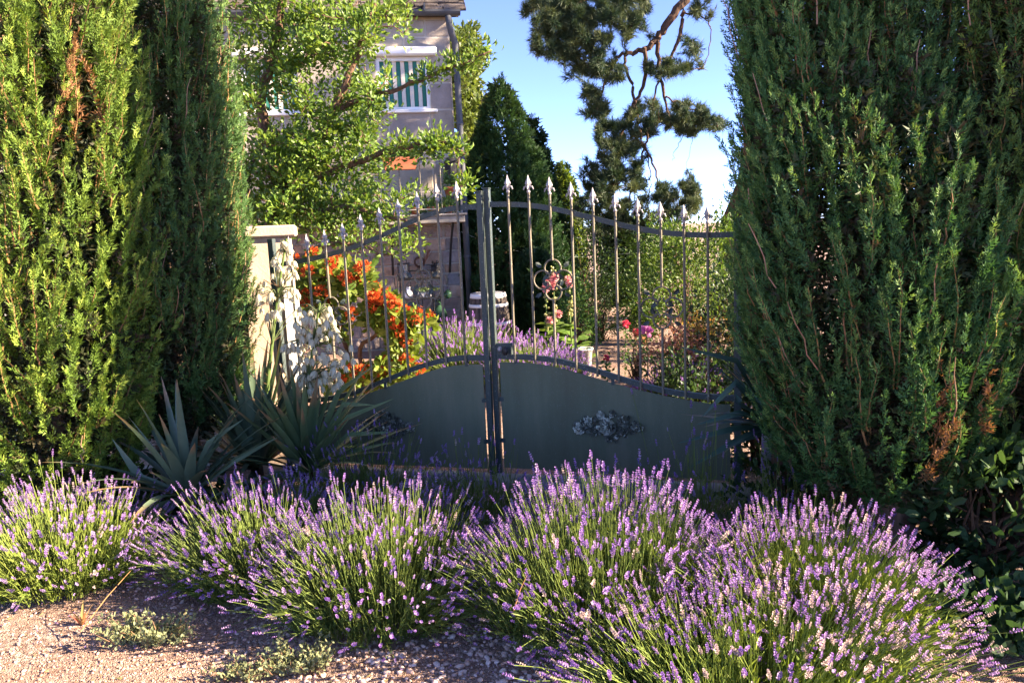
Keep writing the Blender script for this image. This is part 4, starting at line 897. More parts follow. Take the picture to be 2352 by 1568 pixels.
# round tree behind the house, seen beside the downpipe
rg = np.random.default_rng(52)
tb = thing('broadleaf_tree', 'sunlit green tree rising behind the house beside the downpipe', 'tree', (-.9, 19, 0))
tg = []; blob(1075, 130, 32, 60, 60, 18, 20); blob(1078, 240, 34, 60, 70, 18, 20); blob(1082, 350, 24, 60, 50, 18, 20); blob(1010, 180, 60, 130, 90, 19, 21)
g = Geo(); paths = grow([([(-.9, 19, 0), (-.85, 19, 2), at(1060, 300, 19), at(1065, 90, 19)], .16, .03)], np.array(tg), rg, g, .014, (.8, .7, .6), 0, .08); build(g, 'trunk', M['bark'], tb)
build(leafy(paths, rg, 40, .15, (.055, .10, .02), (.13, .17, .04), LEAF, .1, .22), 'crown', M['leaf'], tb)
# pine with hanging limbs
rg = np.random.default_rng(53); D = 13.5
pi_ = thing('pine_tree', 'old pine with leaning trunk and hanging bare limbs against the sky', 'tree', (4.25, 14.2, 0))
A = lambda x, y, d=13.5: at(x, y, d)
limbs = [([(4.05, 14.2, -.1), A(1690, 640, 14.2), A(1700, 520, 14.2), A(1735, 400, 14.2), A(1745, 200, 14.2), A(1720, -40, 14.2), A(1660, -300, 14.2)], .46, .22),
         ([A(1725, -20, 14.1), A(1640, -50), A(1572, 0), A(1530, 60), A(1502, 95), A(1477, 116), A(1442, 123), A(1410, 141), A(1379, 218)], .13, .02),
         ([A(1568, 10), A(1565, 70), A(1547, 123), A(1520, 160), A(1500, 240)], .055, .018), ([A(1509, 91), A(1516, 169), A(1526, 225), A(1540, 290)], .06, .018),
         ([A(1479, 118), A(1482, 183), A(1456, 239), A(1440, 290), A(1410, 340)], .055, .016), ([A(1440, 124), A(1435, 141), A(1452, 200), A(1460, 250), A(1473, 316), A(1482, 338)], .04, .030),
         ([A(1500, 240), A(1490, 300), A(1482, 338), A(1459, 404), A(1438, 485), A(1420, 530)], .035, .010), ([A(1482, 338), A(1502, 380), A(1512, 440), A(1525, 480)], .032, .010), ([A(1482, 338), A(1495, 400), A(1490, 470)], .018, .006), ([A(1456, 400), A(1420, 420), A(1370, 430)], .018, .008),
         ([A(1640, -60), A(1480, -50), A(1340, 0), A(1250, 40)], .07, .02), ([A(1568, 32), A(1604, 32), A(1625, 53), A(1632, 74), A(1618, 151), A(1572, 163)], .022, .006),
         ([A(1525, 225), A(1580, 245), A(1640, 285)], .025, .008), ([A(1600, 260), A(1560, 330), A(1545, 370)], .012, .004), ([A(1600, 260), A(1590, 320), A(1575, 385)], .010, .003), ([A(1410, 141), A(1400, 190), A(1350, 205)], .015, .006)]
tg = []
for (cx, cy, rx, ry, n) in ((1270, 30, 65, 55, 90), (1350, 40, 85, 70, 130), (1440, 25, 50, 60, 60), (1290, 100, 70, 35, 60), (1340, 140, 45, 40, 45), (1400, 165, 35, 25, 18), (1370, 245, 36, 40, 30), (1345, 215, 20, 12, 8),
                           (1535, 158, 55, 18, 26), (1578, 110, 30, 40, 8), (1575, 270, 58, 42, 62), (1480, 270, 42, 44, 46), (1415, 320, 50, 48, 62), (1380, 400, 60, 38, 56), (1378, 485, 58, 50, 70), (1560, 455, 56, 46, 75), (1440, 450, 50, 60, 40), (1640, 285, 24, 16, 14), (1450, 360, 40, 50, 22), (1490, 520, 60, 30, 30), (1330, -80, 150, 60, 60), (1610, 20, 30, 40, 8)):
    for _ in range(n):
        a, r = rg.uniform(0, 6.28), math.sqrt(rg.uniform()); tg.append(A(cx + rx * r * math.cos(a), cy + ry * r * math.sin(a), rg.uniform(12.9, 14.2)))
limbs = [(a_, b_ * (1 if i_ == 0 else .72), c_ * .75) for i_, (a_, b_, c_) in enumerate(limbs)]
g = Geo(); paths = grow(limbs, np.array(tg), rg, g, .009, (.62, .54, .50), .04, .09); build(g, 'trunk', M['bark'], pi_)
N = len(paths); bare = rg.uniform(size=len(paths)) < .14; paths = paths[~bare]; N = len(paths); per = 13; t_ = rg.uniform(.12, 1.05, (N, per)); fi = t_ * 5; i_ = np.clip(fi.astype(int), 0, 4); f_ = (fi - i_)[..., None]; ar_ = np.arange(N)[:, None]
pos = paths[ar_, i_] * (1 - f_) + paths[ar_, i_ + 1] * f_; rnd = nz(rg.normal(size=pos.shape)); pos = pos + rnd * .05
dd = nz(nz(paths[ar_, i_ + 1] - paths[ar_, i_]) + rnd * .8 + [0, 0, .3]).reshape(-1, 3); n = N * per
cc = mix((.030, .060, .030), (.10, .125, .05), np.clip(rg.uniform(size=(N, 1)) ** 2 + rg.normal(size=(N, per)) * .15, 0, 1)).reshape(-1, 3); vv = rg.integers(0, 4, n); Rn = frames(dd, rg.uniform(0, 6, n)); sz = .145 * rg.uniform(.7, 1.2, n); g = Geo()
for k2 in range(4):
    s = vv == k2; g.inst(*TUFTS[k2], Rn[s], sz[s], pos.reshape(-1, 3)[s], cc[s])
build(g, 'crown', M['needle'], pi_)

# ---------------------------------------------------------------- shrubs in the garden behind the gate
def bx_(px, py, Y, rx, rz): p = at(px, py, Y); return p
GB = 'shrubs in the garden beyond the gate'
p = at(1590, 600, 10.2); bush('green_shrub', 'large light green shrub below the pine, right of the path', 'shrub', (p[0], 10.3, .92), (.84, .75, .95), 9000, .062, (.035, .088, .014), (.115, .185, .03), 61, ncl=48, group=GB, shell=.8, sig=.14)
p = at(1490, 640, 11.4); bush('green_shrub', 'mid green shrub at the right edge of the gravel path', 'shrub', (p[0], 11.6, .58), (.30, .40, .58), 2600, .05, (.03, .075, .014), (.075, .13, .025), 62, ncl=70, group=GB)
p = at(1378, 700, 11.6); bush('box_ball', 'clipped dark round box bush beside the path', 'shrub', (p[0], 11.8, .42), (.36, .36, .42), 3600, .032, (.018, .036, .012), (.035, .06, .018), 63, ncl=200, group=GB, shell=.85, sig=.07)
p = at(1345, 620, 13.2); bush('evergreen_shrub', 'tall dark evergreen shrub behind the box ball', 'shrub', (p[0], 13.2, .95), (.62, .5, 1.0), 5200, .055, (.014, .036, .012), (.035, .07, .022), 64, ncl=110, group=GB)
p = at(1325, 700, 10.4); bush('green_shrub', 'small bright green shrub close behind the hollyhocks', 'shrub', (p[0], 10.5, .52), (.30, .30, .50), 1500, .065, (.05, .12, .03), (.10, .20, .05), 65, ncl=50, group=GB)
p = at(1400, 560, 19); bush('green_shrub', 'far sunlit shrub closing the view down the path', 'shrub', (p[0], 19.5, .95), (1.5, .8, 1.0), 5200, .10, (.025, .06, .018), (.06, .10, .03), 66, ncl=110, group=GB)
p = at(1585, 560, 13); bush('green_shrub', 'pale sunlit shrub seen above the large green one', 'shrub', (p[0], 13.4, .95), (.62, .5, .85), 3200, .07, (.06, .12, .02), (.14, .21, .04), 67, ncl=110, group=GB)
p = at(1680, 740, 8.3); bush('evergreen_shrub', 'dark glossy shrub against the right gate post', 'shrub', (p[0], 8.0, .62), (.50, .5, .68), 3200, .06, (.015, .034, .013), (.03, .06, .02), 68, ncl=80, group=GB)
p = at(1560, 800, 7.6); bush('red_leaf_shrub', 'low shrub with pinkish red leaves behind the right gate leaf', 'shrub', (p[0], 7.8, .40), (.36, .30, .30), 1200, .042, (.30, .12, .10), (.48, .24, .18), 69, ncl=60, group=GB)
p = at(1640, 790, 8.2); bush('red_leaf_shrub', 'yellow and red leaved shrub behind the right end of the gate', 'shrub', (p[0] - .1, 8.0, .42), (.30, .25, .34), 1300, .042, (.24, .12, .05), (.34, .27, .08), 70, ncl=50, group=GB)
p = at(1610, 870, 6.9); bush('green_shrub', 'leafy dark green plants low behind the right gate leaf', 'shrub', (p[0], 6.9, .26), (.42, .35, .36), 1700, .06, (.025, .06, .022), (.06, .11, .04), 71, ncl=60, group=GB)
p = at(1450, 790, 8.0); bush('green_shrub', 'thin yellowish flowering weeds at the path edge', 'shrub', (p[0] + .12, 8.3, .34), (.14, .15, .34), 500, .035, (.10, .14, .04), (.30, .28, .09), 72, tpl=NARROW, ncl=30, group=GB)
def roses(name, label, pts, c0, c1, r, leaf=True):
    rg = np.random.default_rng(int(abs(pts[0][0][0] * 1e4)) % 9999); b = np.asarray(pts[0][0], float); t = thing(name, label, 'flower', (b[0], b[1], 0)); g = Geo()
    for (c, rr) in pts:
        c = np.asarray(c, float); f = Geo(); n = 34; d = nz(rg.normal(size=(n, 3)) + [0, -.5, .5]); f.inst(*ROUNDL, frames(d, rg.uniform(0, 6, n)), rr * 1.0, c + d * rr * .35 * rg.uniform(.3, 1, (n, 1)), mix(c0, c1, rg.uniform(size=n))); build(f, 'bloom', M['petal'], t)
        g.tubes(np.array([(c[0] + rg.normal() * .03, c[1] + .03, 0), (c[0] + rg.normal() * .02, c[1] + .02, c[2] * .6), c]), .005, 5, (.10, .17, .05))
        n = 40; q = c * np.array([1, 1, 0]) + np.array([0, 0, 1]) * (rg.uniform(.1, .9, (n, 1)) * c[2]); g.inst(*LEAF, frames(rg.normal(size=(n, 3)) + [0, 0, .4], rg.uniform(0, 6, n)), .06, q + rg.normal(size=(n, 3)) * .03, mix((.05, .11, .03), (.09, .17, .05), rg.uniform(size=n)))
    build(g, 'stem_and_leaves', M['leaf'], t); return t
roses('rose', 'single large pink bloom behind the right gate leaf', [(at(1485, 762, 7.4), .062)], (.75, .22, .48), (.85, .42, .62), 0)
roses('rose', 'small red blooms at the path edge behind the gate', [(at(1438, 745, 8.8), .045), (at(1461, 764, 8.5), .045), (at(1392, 822, 8.3), .035)], (.65, .05, .10), (.8, .12, .20), 0)
# white bucket by the path
p = gnd(1332, 790); bk = thing('bucket', 'white tapered bucket standing by the path behind the hollyhocks', 'bucket', (p[0], 9.0, 0)); q = at(1337, 770, 9.0)
build(Geo().lathe([(.085, .01), (.12, .33), (.128, .33), (.128, .345), (.112, .345), (.10, .08)], 20, (q[0], 9.0, 0)), 'pail', M['white'], bk, True)
aa = np.linspace(0, math.pi, 14); build(Geo().tubes(np.stack([q[0] + .125 * np.cos(aa), 9.0 - .10 * np.sin(aa), .335 - .05 * np.sin(aa)], 1), .004, 5), 'handle', M['zinc'], bk)
# hollyhocks
def hollyhock(label, px, top, seed, blooms, Y=9.2):
    rg = np.random.default_rng(seed); a = at(px, top, Y); t = thing('hollyhock', label, 'flower', (a[0], Y, 0), 'hollyhocks beyond the gate')
    g = Geo(); pa = np.array([(a[0] + .02, Y, 0), (a[0] - .01, Y, a[2] * .5), a]); g.tubes(pa, np.array([.014, .011, .004]), 6, (.16, .24, .07)); build(g, 'stalk', M['leaf'], t)
    lg = Geo(); n = 34; zz = rg.uniform(.05, .62, n); ang = rg.uniform(0, 6.28, n); r_ = rg.uniform(.04, .19, n) * (1.1 - zz); P = np.stack([a[0] + r_ * np.cos(ang), Y + r_ * np.sin(ang), zz], 1)
    lg.inst(*leaf_tpl(.5, .1, .15, .6), frames(np.stack([np.cos(ang), np.sin(ang) - .2, .35 + 0 * ang], 1), rg.uniform(-.4, .4, n)), .17, P, mix((.12, .22, .04), (.20, .30, .07), rg.uniform(size=n))); build(lg, 'leaves', M['leaf'], t)
    bg_ = Geo(); n = 44; zz = rg.uniform(.5, 1.0, n) * a[2]; d = nz(np.stack([rg.normal(size=n), rg.normal(size=n) - .4, rg.normal(size=n) * .3], 1)); P = np.stack([a[0] + 0 * zz, Y + 0 * zz, zz], 1) + d * .028
    bg_.inst(ICO, ICF, frames(d, rg.uniform(0, 6, n)), .016 * rg.uniform(.6, 1.2, n), P, mix((.30, .36, .12), (.50, .48, .22), rg.uniform(size=n))); build(bg_, 'buds', M['leaf'], t)
    for (bx1, by1) in blooms:
        c = at(bx1, by1, Y - .05); f = Geo(); n = 12; an = np.arange(n) * 2.4; d = nz(np.stack([np.cos(an), -.55 + 0 * an, np.sin(an)], 1)); f.inst(*leaf_tpl(.5, .1, .1, .7), frames(d, rg.uniform(-.3, .3, n)), .062, np.repeat(c[None], n, 0), mix((.75, .30, .30), (.85, .48, .45), rg.uniform(size=n))); build(f, 'bloom', M['petal'], t)
hollyhock('tallest hollyhock, pink blooms inside the gate scroll', 1271, 612, 81, [(1271, 640), (1268, 655), (1277, 633)])
hollyhock('hollyhock at the left of three, pale pink blooms', 1254, 660, 82, [(1256, 650), (1253, 662), (1262, 735)])
hollyhock('hollyhock at the right of three, pink bloom beside the bar', 1308, 625, 83, [(1308, 650), (1304, 642), (1282, 720)])

# ---------------------------------------------------------------- orange flowering shrub
rg = np.random.default_rng(85); osh = thing('orange_flower_shrub', 'arching shrub with orange flower clusters behind the left gate leaf', 'shrub', (-1.35, 7.3, 0)); OD = 7.0
ctr = []
for (x0, y0, x1, y1, n, w) in ((690, 622, 830, 625, 20, 22), (800, 640, 900, 710, 20, 26), (850, 700, 960, 760, 22, 24), (800, 860, 950, 835, 24, 26), (720, 700, 800, 780, 10, 40), (760, 880, 830, 890, 9, 20), (690, 650, 720, 720, 8, 25), (880, 750, 950, 790, 8, 18)):
    for _ in range(n): f = rg.uniform(); ctr.append(at(x0 + (x1 - x0) * f + rg.normal() * w * .6, y0 + (y1 - y0) * f + rg.normal() * w * .6, OD + rg.uniform(-.25, .45)))
ctr = np.array([c for c in ctr if c[2] > .15])
g = Geo(); paths = grow([([(-1.45, 7.4, 0), (-1.55, 7.35, .5), at(740, 660, 7.2)], .035, .015), ([(-1.4, 7.4, 0), (-1.2, 7.3, .6), at(880, 700, 7.15)], .035, .012), ([(-1.35, 7.3, 0), (-1.1, 7.2, .22), at(930, 850, 7.0)], .03, .012), ([(-1.4, 7.3, 0), at(830, 800, 7.2), at(920, 760, 7.1)], .03, .012)], ctr, rg, g, .012, (1.3, 1.1, .9)); build(g, 'stems', M['bark'], osh)
n = len(ctr) * 24; cc = np.repeat(ctr, 24, 0); d = nz(rg.normal(size=(n, 3)) + [0, -.35, .35]); P = cc + d * rg.uniform(.02, .10, (n, 1)) - [0, 0, .03]
build(Geo().inst(*leaf_tpl(.30, .1, .2), frames(d + rg.normal(size=(n, 3)) * .4, rg.uniform(0, 6, n)), .11 * rg.uniform(.6, 1.15, n), P, mix((.08, .15, .02), (.22, .28, .05), rg.uniform(size=n))), 'foliage', M['leaf'], osh)
for k2, c in enumerate(ctr):
    if rg.uniform() < .80:
        f = Geo(); n = 34; d = nz(rg.normal(size=(n, 3)) + [.2, -.5, .6]); f.inst(*leaf_tpl(.38, .15, .2), frames(d, rg.uniform(0, 6, n)), .042 * rg.uniform(.7, 1.2, n), c + d * .032 + [.02, -.10, .05], mix((.42, .07, .02), (.58, .14, .03), rg.uniform(size=n))); build(f, 'flower_cluster', M['petal'], osh)
# lavender -----------------------------------------------------------------
LG = {'front': 'lavender bushes in front of the gate', 'back': 'lavender growing along the foot of the gate', 'in': 'lavender in the garden beyond the gate'}
def lavender(label, c, rx, ry, h, n, seed, mixp, indiv=300, group='front', spike=.042, leafn=9, skew=(0, 0), low=.25, gc=((.10, .16, .036), (.19, .25, .055)), stem_r=.0014, wild=.06):
    rg = np.random.default_rng(seed); c = np.array([c[0], c[1], float(gz(np.array(c[0]), np.array(c[1])))])
    t = thing('lavender_bush', label, 'lavender', c, LG[group])
    rho = np.sqrt(rg.uniform(size=n)); phi = rg.uniform(0, 6.28, n); nl = int(n * low); rho[:nl] = rg.uniform(.82, 1.08, nl)
    lum = 1 + .10 * np.sin(3 * phi + seed) * rho + .08 * np.sin(7 * phi + 2.1 * seed + 5 * rho) + .06 * np.sin(11 * rho + 2 * phi + seed)
    zt = h * lum * np.sqrt(np.clip(1 - .80 * rho ** 2, .06, 1)) + rg.normal(size=n) * wild * h * 1.6; zt[:nl] = h * rg.uniform(.15, .62, nl); zt = np.maximum(zt, .06)
    ext = (1 + rg.normal(size=n) * wild * 1.4) * (1 + .08 * np.sin(5 * phi + 1.7 * seed))
    tip = c + np.stack([rx * rho * np.cos(phi) * ext + skew[0] * zt, ry * rho * np.sin(phi) * ext + skew[1] * zt, zt], 1)
    b = c + np.stack([rx * .68 * rho * np.cos(phi), ry * .68 * rho * np.sin(phi), .02 + 0 * zt], 1)
    ctl = b * .55 + tip * .45 + np.stack([0 * zt, 0 * zt, .13 * h + 0 * zt], 1) - np.stack([np.cos(phi) * rx * .06 * rho, np.sin(phi) * ry * .06 * rho, 0 * zt], 1) + rg.normal(size=(n, 3)) * .034
    u = np.linspace(0, 1, 4)[None, :, None]; path = b[:, None] * (1 - u) ** 2 + 2 * ctl[:, None] * u * (1 - u) + tip[:, None] * u ** 2
    g = Geo(); gcol = mix(gc[0], gc[1], rg.uniform(size=n))
    g.tubes(path, np.linspace(stem_r * 1.3, stem_r * .9, 4), 3, gcol)
    ns_ = int(n * .75); si = rg.integers(0, n, ns_); jt = rg.normal(size=(ns_, 1, 3)) * np.array([.03, .03, .0]); fs_ = rg.uniform(.62, .93, (ns_, 1, 1)); u2 = u * fs_
    sp_ = (b[si][:, None] * (1 - u2) ** 2 + 2 * ctl[si][:, None] * u2 * (1 - u2) + tip[si][:, None] * u2 ** 2) + jt
    g.tubes(sp_, np.linspace(stem_r * 1.5, stem_r * .8, 4), 3, mix(gc[0], gc[1], rg.uniform(.4, 1.2, size=ns_)))
    # narrow leaves and young shoots on the lower half
    k2 = n * leafn; pi = np.repeat(np.arange(n), leafn); f = rg.uniform(0, 1, k2) ** 1.3 * .62; fi = f * 3; i = np.clip(fi.astype(int), 0, 2); q = (fi - i)[:, None]
    pos = path[pi, i] * (1 - q) + path[pi, i + 1] * q; tan = nz(path[pi, i + 1] - path[pi, i]); d = nz(tan + nz(rg.normal(size=(k2, 3))) * .65)
    g.inst(*BLADE, frames(d, rg.uniform(0, 6.28, k2)), rg.uniform(.035, .065, k2), pos, mix(gc[0], gc[1], rg.uniform(size=k2)) * rg.uniform(.75, 1.25, (k2, 1)))
    build(g, 'stems_and_leaves', M['stem'], t, kind='stuff')
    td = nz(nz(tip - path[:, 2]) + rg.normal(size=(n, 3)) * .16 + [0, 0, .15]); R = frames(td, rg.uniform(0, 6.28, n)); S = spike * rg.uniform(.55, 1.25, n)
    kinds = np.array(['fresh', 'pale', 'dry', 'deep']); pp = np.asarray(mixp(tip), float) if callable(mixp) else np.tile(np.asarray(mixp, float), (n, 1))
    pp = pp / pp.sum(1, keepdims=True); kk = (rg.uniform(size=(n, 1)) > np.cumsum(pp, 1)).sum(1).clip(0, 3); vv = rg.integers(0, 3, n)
    view = tip - np.array([0, 0, CAM_H]); dist = np.linalg.norm(view, axis=1); order = np.argsort(dist - .9 * tip[:, 2]); sel = np.zeros(n, bool); sel[order[:indiv]] = True
    for j in np.where(sel)[0]:
        bm = Matrix.Translation(tip[j].tolist()) @ Matrix(R[j].tolist()).to_4x4() @ Matrix.Diagonal((S[j] * 1.1, S[j] * 1.1, S[j], 1))
        link('flower_spike', SPK_ME[(str(kinds[kk[j]]), int(vv[j]))], t, bm)
    if (~sel).any():
        g = Geo()
        for a in range(4):
            for v in range(3):
                s = ~sel & (kk == a) & (vv == v)
                if s.any(): T, Fc, tc = (SPK if indiv else SPK_FAR)[str(kinds[a])][v]; g.inst(T, Fc, R[s], S[s], tip[s], np.ones((s.sum(), 3)), tc)
        build(g, 'flower_spikes', M['petal'], t, kind='stuff')
    return t
def mixR(tip):                                   # fresher to the left, faded and dry towards the near right
    a = np.clip((tip[:, 0] - .3) * .9, 0, 1); b = np.clip((3.0 - tip[:, 1]) * 1.6, 0, 1); return np.stack([.95 - .40 * a, .15 + .40 * a, .06 + .6 * b * np.clip(a + .35, 0, 1), .25 - .2 * a], 1)
lavender('big lavender bush right of centre, tall fresh purple spikes against the gate', (.34, 3.24), .64, .56, .60, 1050, 91, mixR, spike=.050)
lavender('broad lavender bush at lower right with pale faded spikes', (1.20, 3.06), .64, .56, .46, 1150, 92, mixR, spike=.048, gc=((.12, .19, .036), (.24, .31, .06)))
lavender('low lavender bush at the bottom edge with dry beige spikes', (.80, 2.58), .78, .48, .40, 1000, 90, mixR, spike=.046, gc=((.12, .19, .036), (.24, .31, .06)))
lavender('rounded lavender bush at the lower middle with a dark foot', (-.68, 3.48), .60, .54, .51, 1100, 93, (.65, .5, .08, .2), spike=.046)
lavender('lavender bush between the leftmost one and the middle one, leaning left', (-1.36, 3.86), .58, .50, .47, 850, 94, (.75, .35, .05, .2), skew=(-.06, 0), spike=.046)
lavender('pale lavender bush at the left edge in bright sun', (-2.46, 3.92), .54, .46, .47, 850, 95, (.5, .65, .10, .05), gc=((.13, .20, .036), (.25, .31, .06)), spike=.046)
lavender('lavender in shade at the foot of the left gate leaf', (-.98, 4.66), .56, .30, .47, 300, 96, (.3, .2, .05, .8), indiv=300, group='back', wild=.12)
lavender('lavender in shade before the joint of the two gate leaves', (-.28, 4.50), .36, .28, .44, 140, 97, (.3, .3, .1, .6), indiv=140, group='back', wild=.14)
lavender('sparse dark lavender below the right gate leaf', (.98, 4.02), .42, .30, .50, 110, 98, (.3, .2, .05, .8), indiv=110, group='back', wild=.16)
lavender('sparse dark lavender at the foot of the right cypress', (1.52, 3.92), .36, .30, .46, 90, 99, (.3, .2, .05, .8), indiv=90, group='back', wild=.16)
GI = ((.10, .16, .035), (.20, .26, .06))
lavender('bright lavender behind the left gate leaf below the shelf stand', (-.55, 8.9), .72, .55, .66, 900, 100, (.8, .4, .0, .2), indiv=0, group='in', spike=.055, leafn=5, gc=GI, stem_r=.0025)
lavender('bright lavender right behind the joint of the gate leaves', (.18, 8.5), .62, .55, .52, 700, 101, (.8, .4, .0, .2), indiv=0, group='in', spike=.055, leafn=5, gc=GI, stem_r=.0025)
lavender('lavender spilling onto the gravel path behind the gate', (.50, 7.9), .34, .42, .42, 450, 102, (.7, .4, .0, .3), indiv=0, group='in', spike=.055, leafn=5, gc=GI, stem_r=.0025)
lavender('lavender right of the path behind the right gate leaf', (1.62, 7.2), .48, .45, .42, 420, 103, (.5, .3, .0, .7), indiv=0, group='in', spike=.05, leafn=5, stem_r=.0025)

# ---------------------------------------------------------------- yuccas
def blade(path, w, keel=.16, n=None):
    path = np.asarray(path); m = len(path); T = nz(np.gradient(path, axis=0)); side = nz(np.cross(T, n if n is not None else [0, 0, 1])); nor = np.cross(side, T)
    t = np.linspace(0, 1, m); ww = w * np.minimum(1, .55 + 1.1 * t) * np.clip((1 - t) / .55, 0, 1) ** .8 + .0008; V = []
    for i in range(m): V += [path[i] - side[i] * ww[i] + nor[i] * ww[i] * keel * 2, path[i] - nor[i] * .0, path[i] + side[i] * ww[i] + nor[i] * ww[i] * keel * 2]
    F = [(3 * i + j, 3 * i + j + 1, 3 * i + 4 + j, 3 * i + 3 + j) for i in range(m - 1) for j in range(2)]
    return V, F
def yucca(label, c, n, L, w, seed, cols, el=(.15, 1.45), az=(0, 6.283), trunk=.0, group='yuccas by the gate', extra=(), bend=.34):
    rg = np.random.default_rng(seed); c = np.asarray(c, float); t = thing('yucca', label, 'yucca', (c[0], c[1], 0), group)
    for k2 in range(n):
        a = rg.uniform(*az); e = el[0] + (el[1] - el[0]) * rg.uniform() ** .85; LL = L * rg.uniform(.7, 1.1); d0 = np.array([math.cos(a) * math.cos(e), math.sin(a) * math.cos(e), math.sin(e)])
        u = np.linspace(0, 1, 8)[:, None]; out = np.array([math.cos(a), math.sin(a), 0]); path = c + out * .025 + d0 * LL * u + (np.array([0, 0, -1]) * (.35 + .65 * (1 - e / 1.5)) + out * .25) * bend * rg.uniform(.1, 1.1) * LL * u ** 2.4
        path[:, 2] = np.maximum(path[:, 2], .03); nn = np.cross(np.cross(d0, [0, 0, 1]), d0); nn = nz(nn) if np.linalg.norm(nn) > .01 else np.array([0, 1, 0])
        V, F = blade(path, w * rg.uniform(.75, 1.15), n=nn); cc = mix(cols[0], cols[1], rg.uniform()) * rg.uniform(.8, 1.2)
        if e < el[0] + .22 * (el[1] - el[0]) and rg.uniform() < .35: cc = np.array([.34, .25, .14]) * rg.uniform(.7, 1.1)      # dead lower blades
        vc = np.repeat(cc[None], len(V), 0) * rg.uniform(.92, 1.08, (len(V), 1)); nt = 3 * int(rg.integers(1, 3)); vc[-nt:] = np.array([.26, .17, .09]); vc[:3] = cc * np.array([1.25, 1.15, .8])
        build(Geo().add(V, F, vc), 'leaf', M['yucca'], t, True)
    for path in extra:
        p = np.asarray(path, float); u = np.linspace(0, len(p) - 1, 9); i = np.clip(u.astype(int), 0, len(p) - 2); f = (u - i)[:, None]; q = p[i] * (1 - f) + p[i + 1] * f
        V, F = blade(q, w * .9, n=np.array([0, -.5, .85])); build(Geo().add(V, F, mix(cols[0], cols[1], .8)), 'leaf', M['yucca'], t, True)
    build(Geo().tubes(np.array([(c[0], c[1], 0), (c[0], c[1], c[2] * .6 + .01), c + [0, 0, .03]]), np.array([.05, .045, .04]), 10, (.9, .8, .7)), 'stem', M['bark'], t)
    return t
BLUE = ((.070, .112, .070), (.135, .185, .115)); GRN = ((.065, .115, .055), (.140, .200, .090))
Y1 = at(432, 1140, 4.42)
yucca('blue green yucca rosette in front of the left cypress', Y1, 34, .80, .032, 111, BLUE, (.35, 1.5), extra=[[Y1, Y1 + [-.25, -.05, .14], at(258, 1008, 4.3)], [Y1, at(330, 1172, 4.2), at(222, 1180, 4.1), at(205, 1250, 4.05)], [Y1, at(350, 1195, 4.15), at(240, 1240, 4.0)], [Y1, at(480, 1020, 4.4), at(560, 962, 4.4)], [Y1, at(540, 1060, 4.3), at(640, 1003, 4.3)]])
Y2 = at(590, 1075, 5.15)
yucca('dark yucca clump between the blue green one and the pier', Y2, 72, .96, .032, 112, BLUE, (.2, 1.5), trunk=.3)
Y3 = at(705, 1085, 4.95)
yucca('yucca with long blades reaching across the left gate leaf', Y3, 60, .86, .030, 113, GRN, (.1, 1.4), extra=[[Y3, at(800, 1000, 4.9), at(905, 992, 4.85)], [Y3, at(790, 930, 4.95), at(860, 930, 4.9)], [Y3, at(780, 900, 5.0), at(865, 835, 5.0)], [Y3, at(800, 1040, 4.8), at(900, 1015, 4.75)], [Y3, at(640, 1090, 4.7), at(520, 1130, 4.6)], [Y3, at(800, 960, 4.9), at(905, 915, 4.95)]])
Y4 = at(1790, 985, 4.42)
yucca('dark yucca reaching out from behind the right cypress', Y4, 16, .62, .030, 114, ((.035, .075, .055), (.06, .12, .085)), (.0, 1.2), (1.9, 4.6), extra=[[Y4, at(1690, 830, 4.45), at(1558, 796, 4.5)], [Y4, at(1700, 950, 4.3), at(1600, 975, 4.3)], [Y4, at(1690, 985, 4.25), at(1555, 1018, 4.2)], [Y4, at(1690, 880, 4.45), at(1610, 960, 4.5)], [Y4, at(1700, 1010, 4.3), at(1580, 1075, 4.25)], [Y4, at(1700, 930, 4.2), at(1690, 905, 4.3)]])
# flowering stalks
def bell_mesh(seed, c0, c1):
    rg = np.random.default_rng(seed); V, F, Cc = [], [], []; prof = [(.08, 0), (.26, -.16), (.36, -.46), (.36, -.80), (.30 + .16 * rg.uniform(), -1.04)]
    for j in range(6):
        a = j * math.pi / 3; k = len(V)
        for (r, z) in prof:
            w = .54 if z > -.6 else (.36 if z > -.95 else .05); r = r * (1 if j % 2 else .9)
            for s in (-1, 0, 1): V.append((r * math.cos(a + s * w) * (1.06 if s == 0 else 1), r * math.sin(a + s * w) * (1.06 if s == 0 else 1), z)); Cc.append(mix(c0, c1, rg.uniform()))
        F += [(k + 3 * i + s, k + 3 * i + s + 1, k + 3 * i + 4 + s, k + 3 * i + 3 + s) for i in range(4) for s in range(2)]
    V += [(.06, 0, .25), (-.03, .05, .25), (-.03, -.05, .25)]; k = len(V) - 3; F2 = [(k, k + 1, 3), (k + 1, k + 2, 18), (k + 2, k, 33)]; Cc += [np.array([.25, .30, .12])] * 3
    return Geo().add(V, [np.array(F), np.array(F2)], np.array(Cc)).mesh('bell_flower', M['petal'], True)
BELLS = [bell_mesh(200 + i, (.54, .53, .36), (.68, .66, .48)) for i in range(4)]
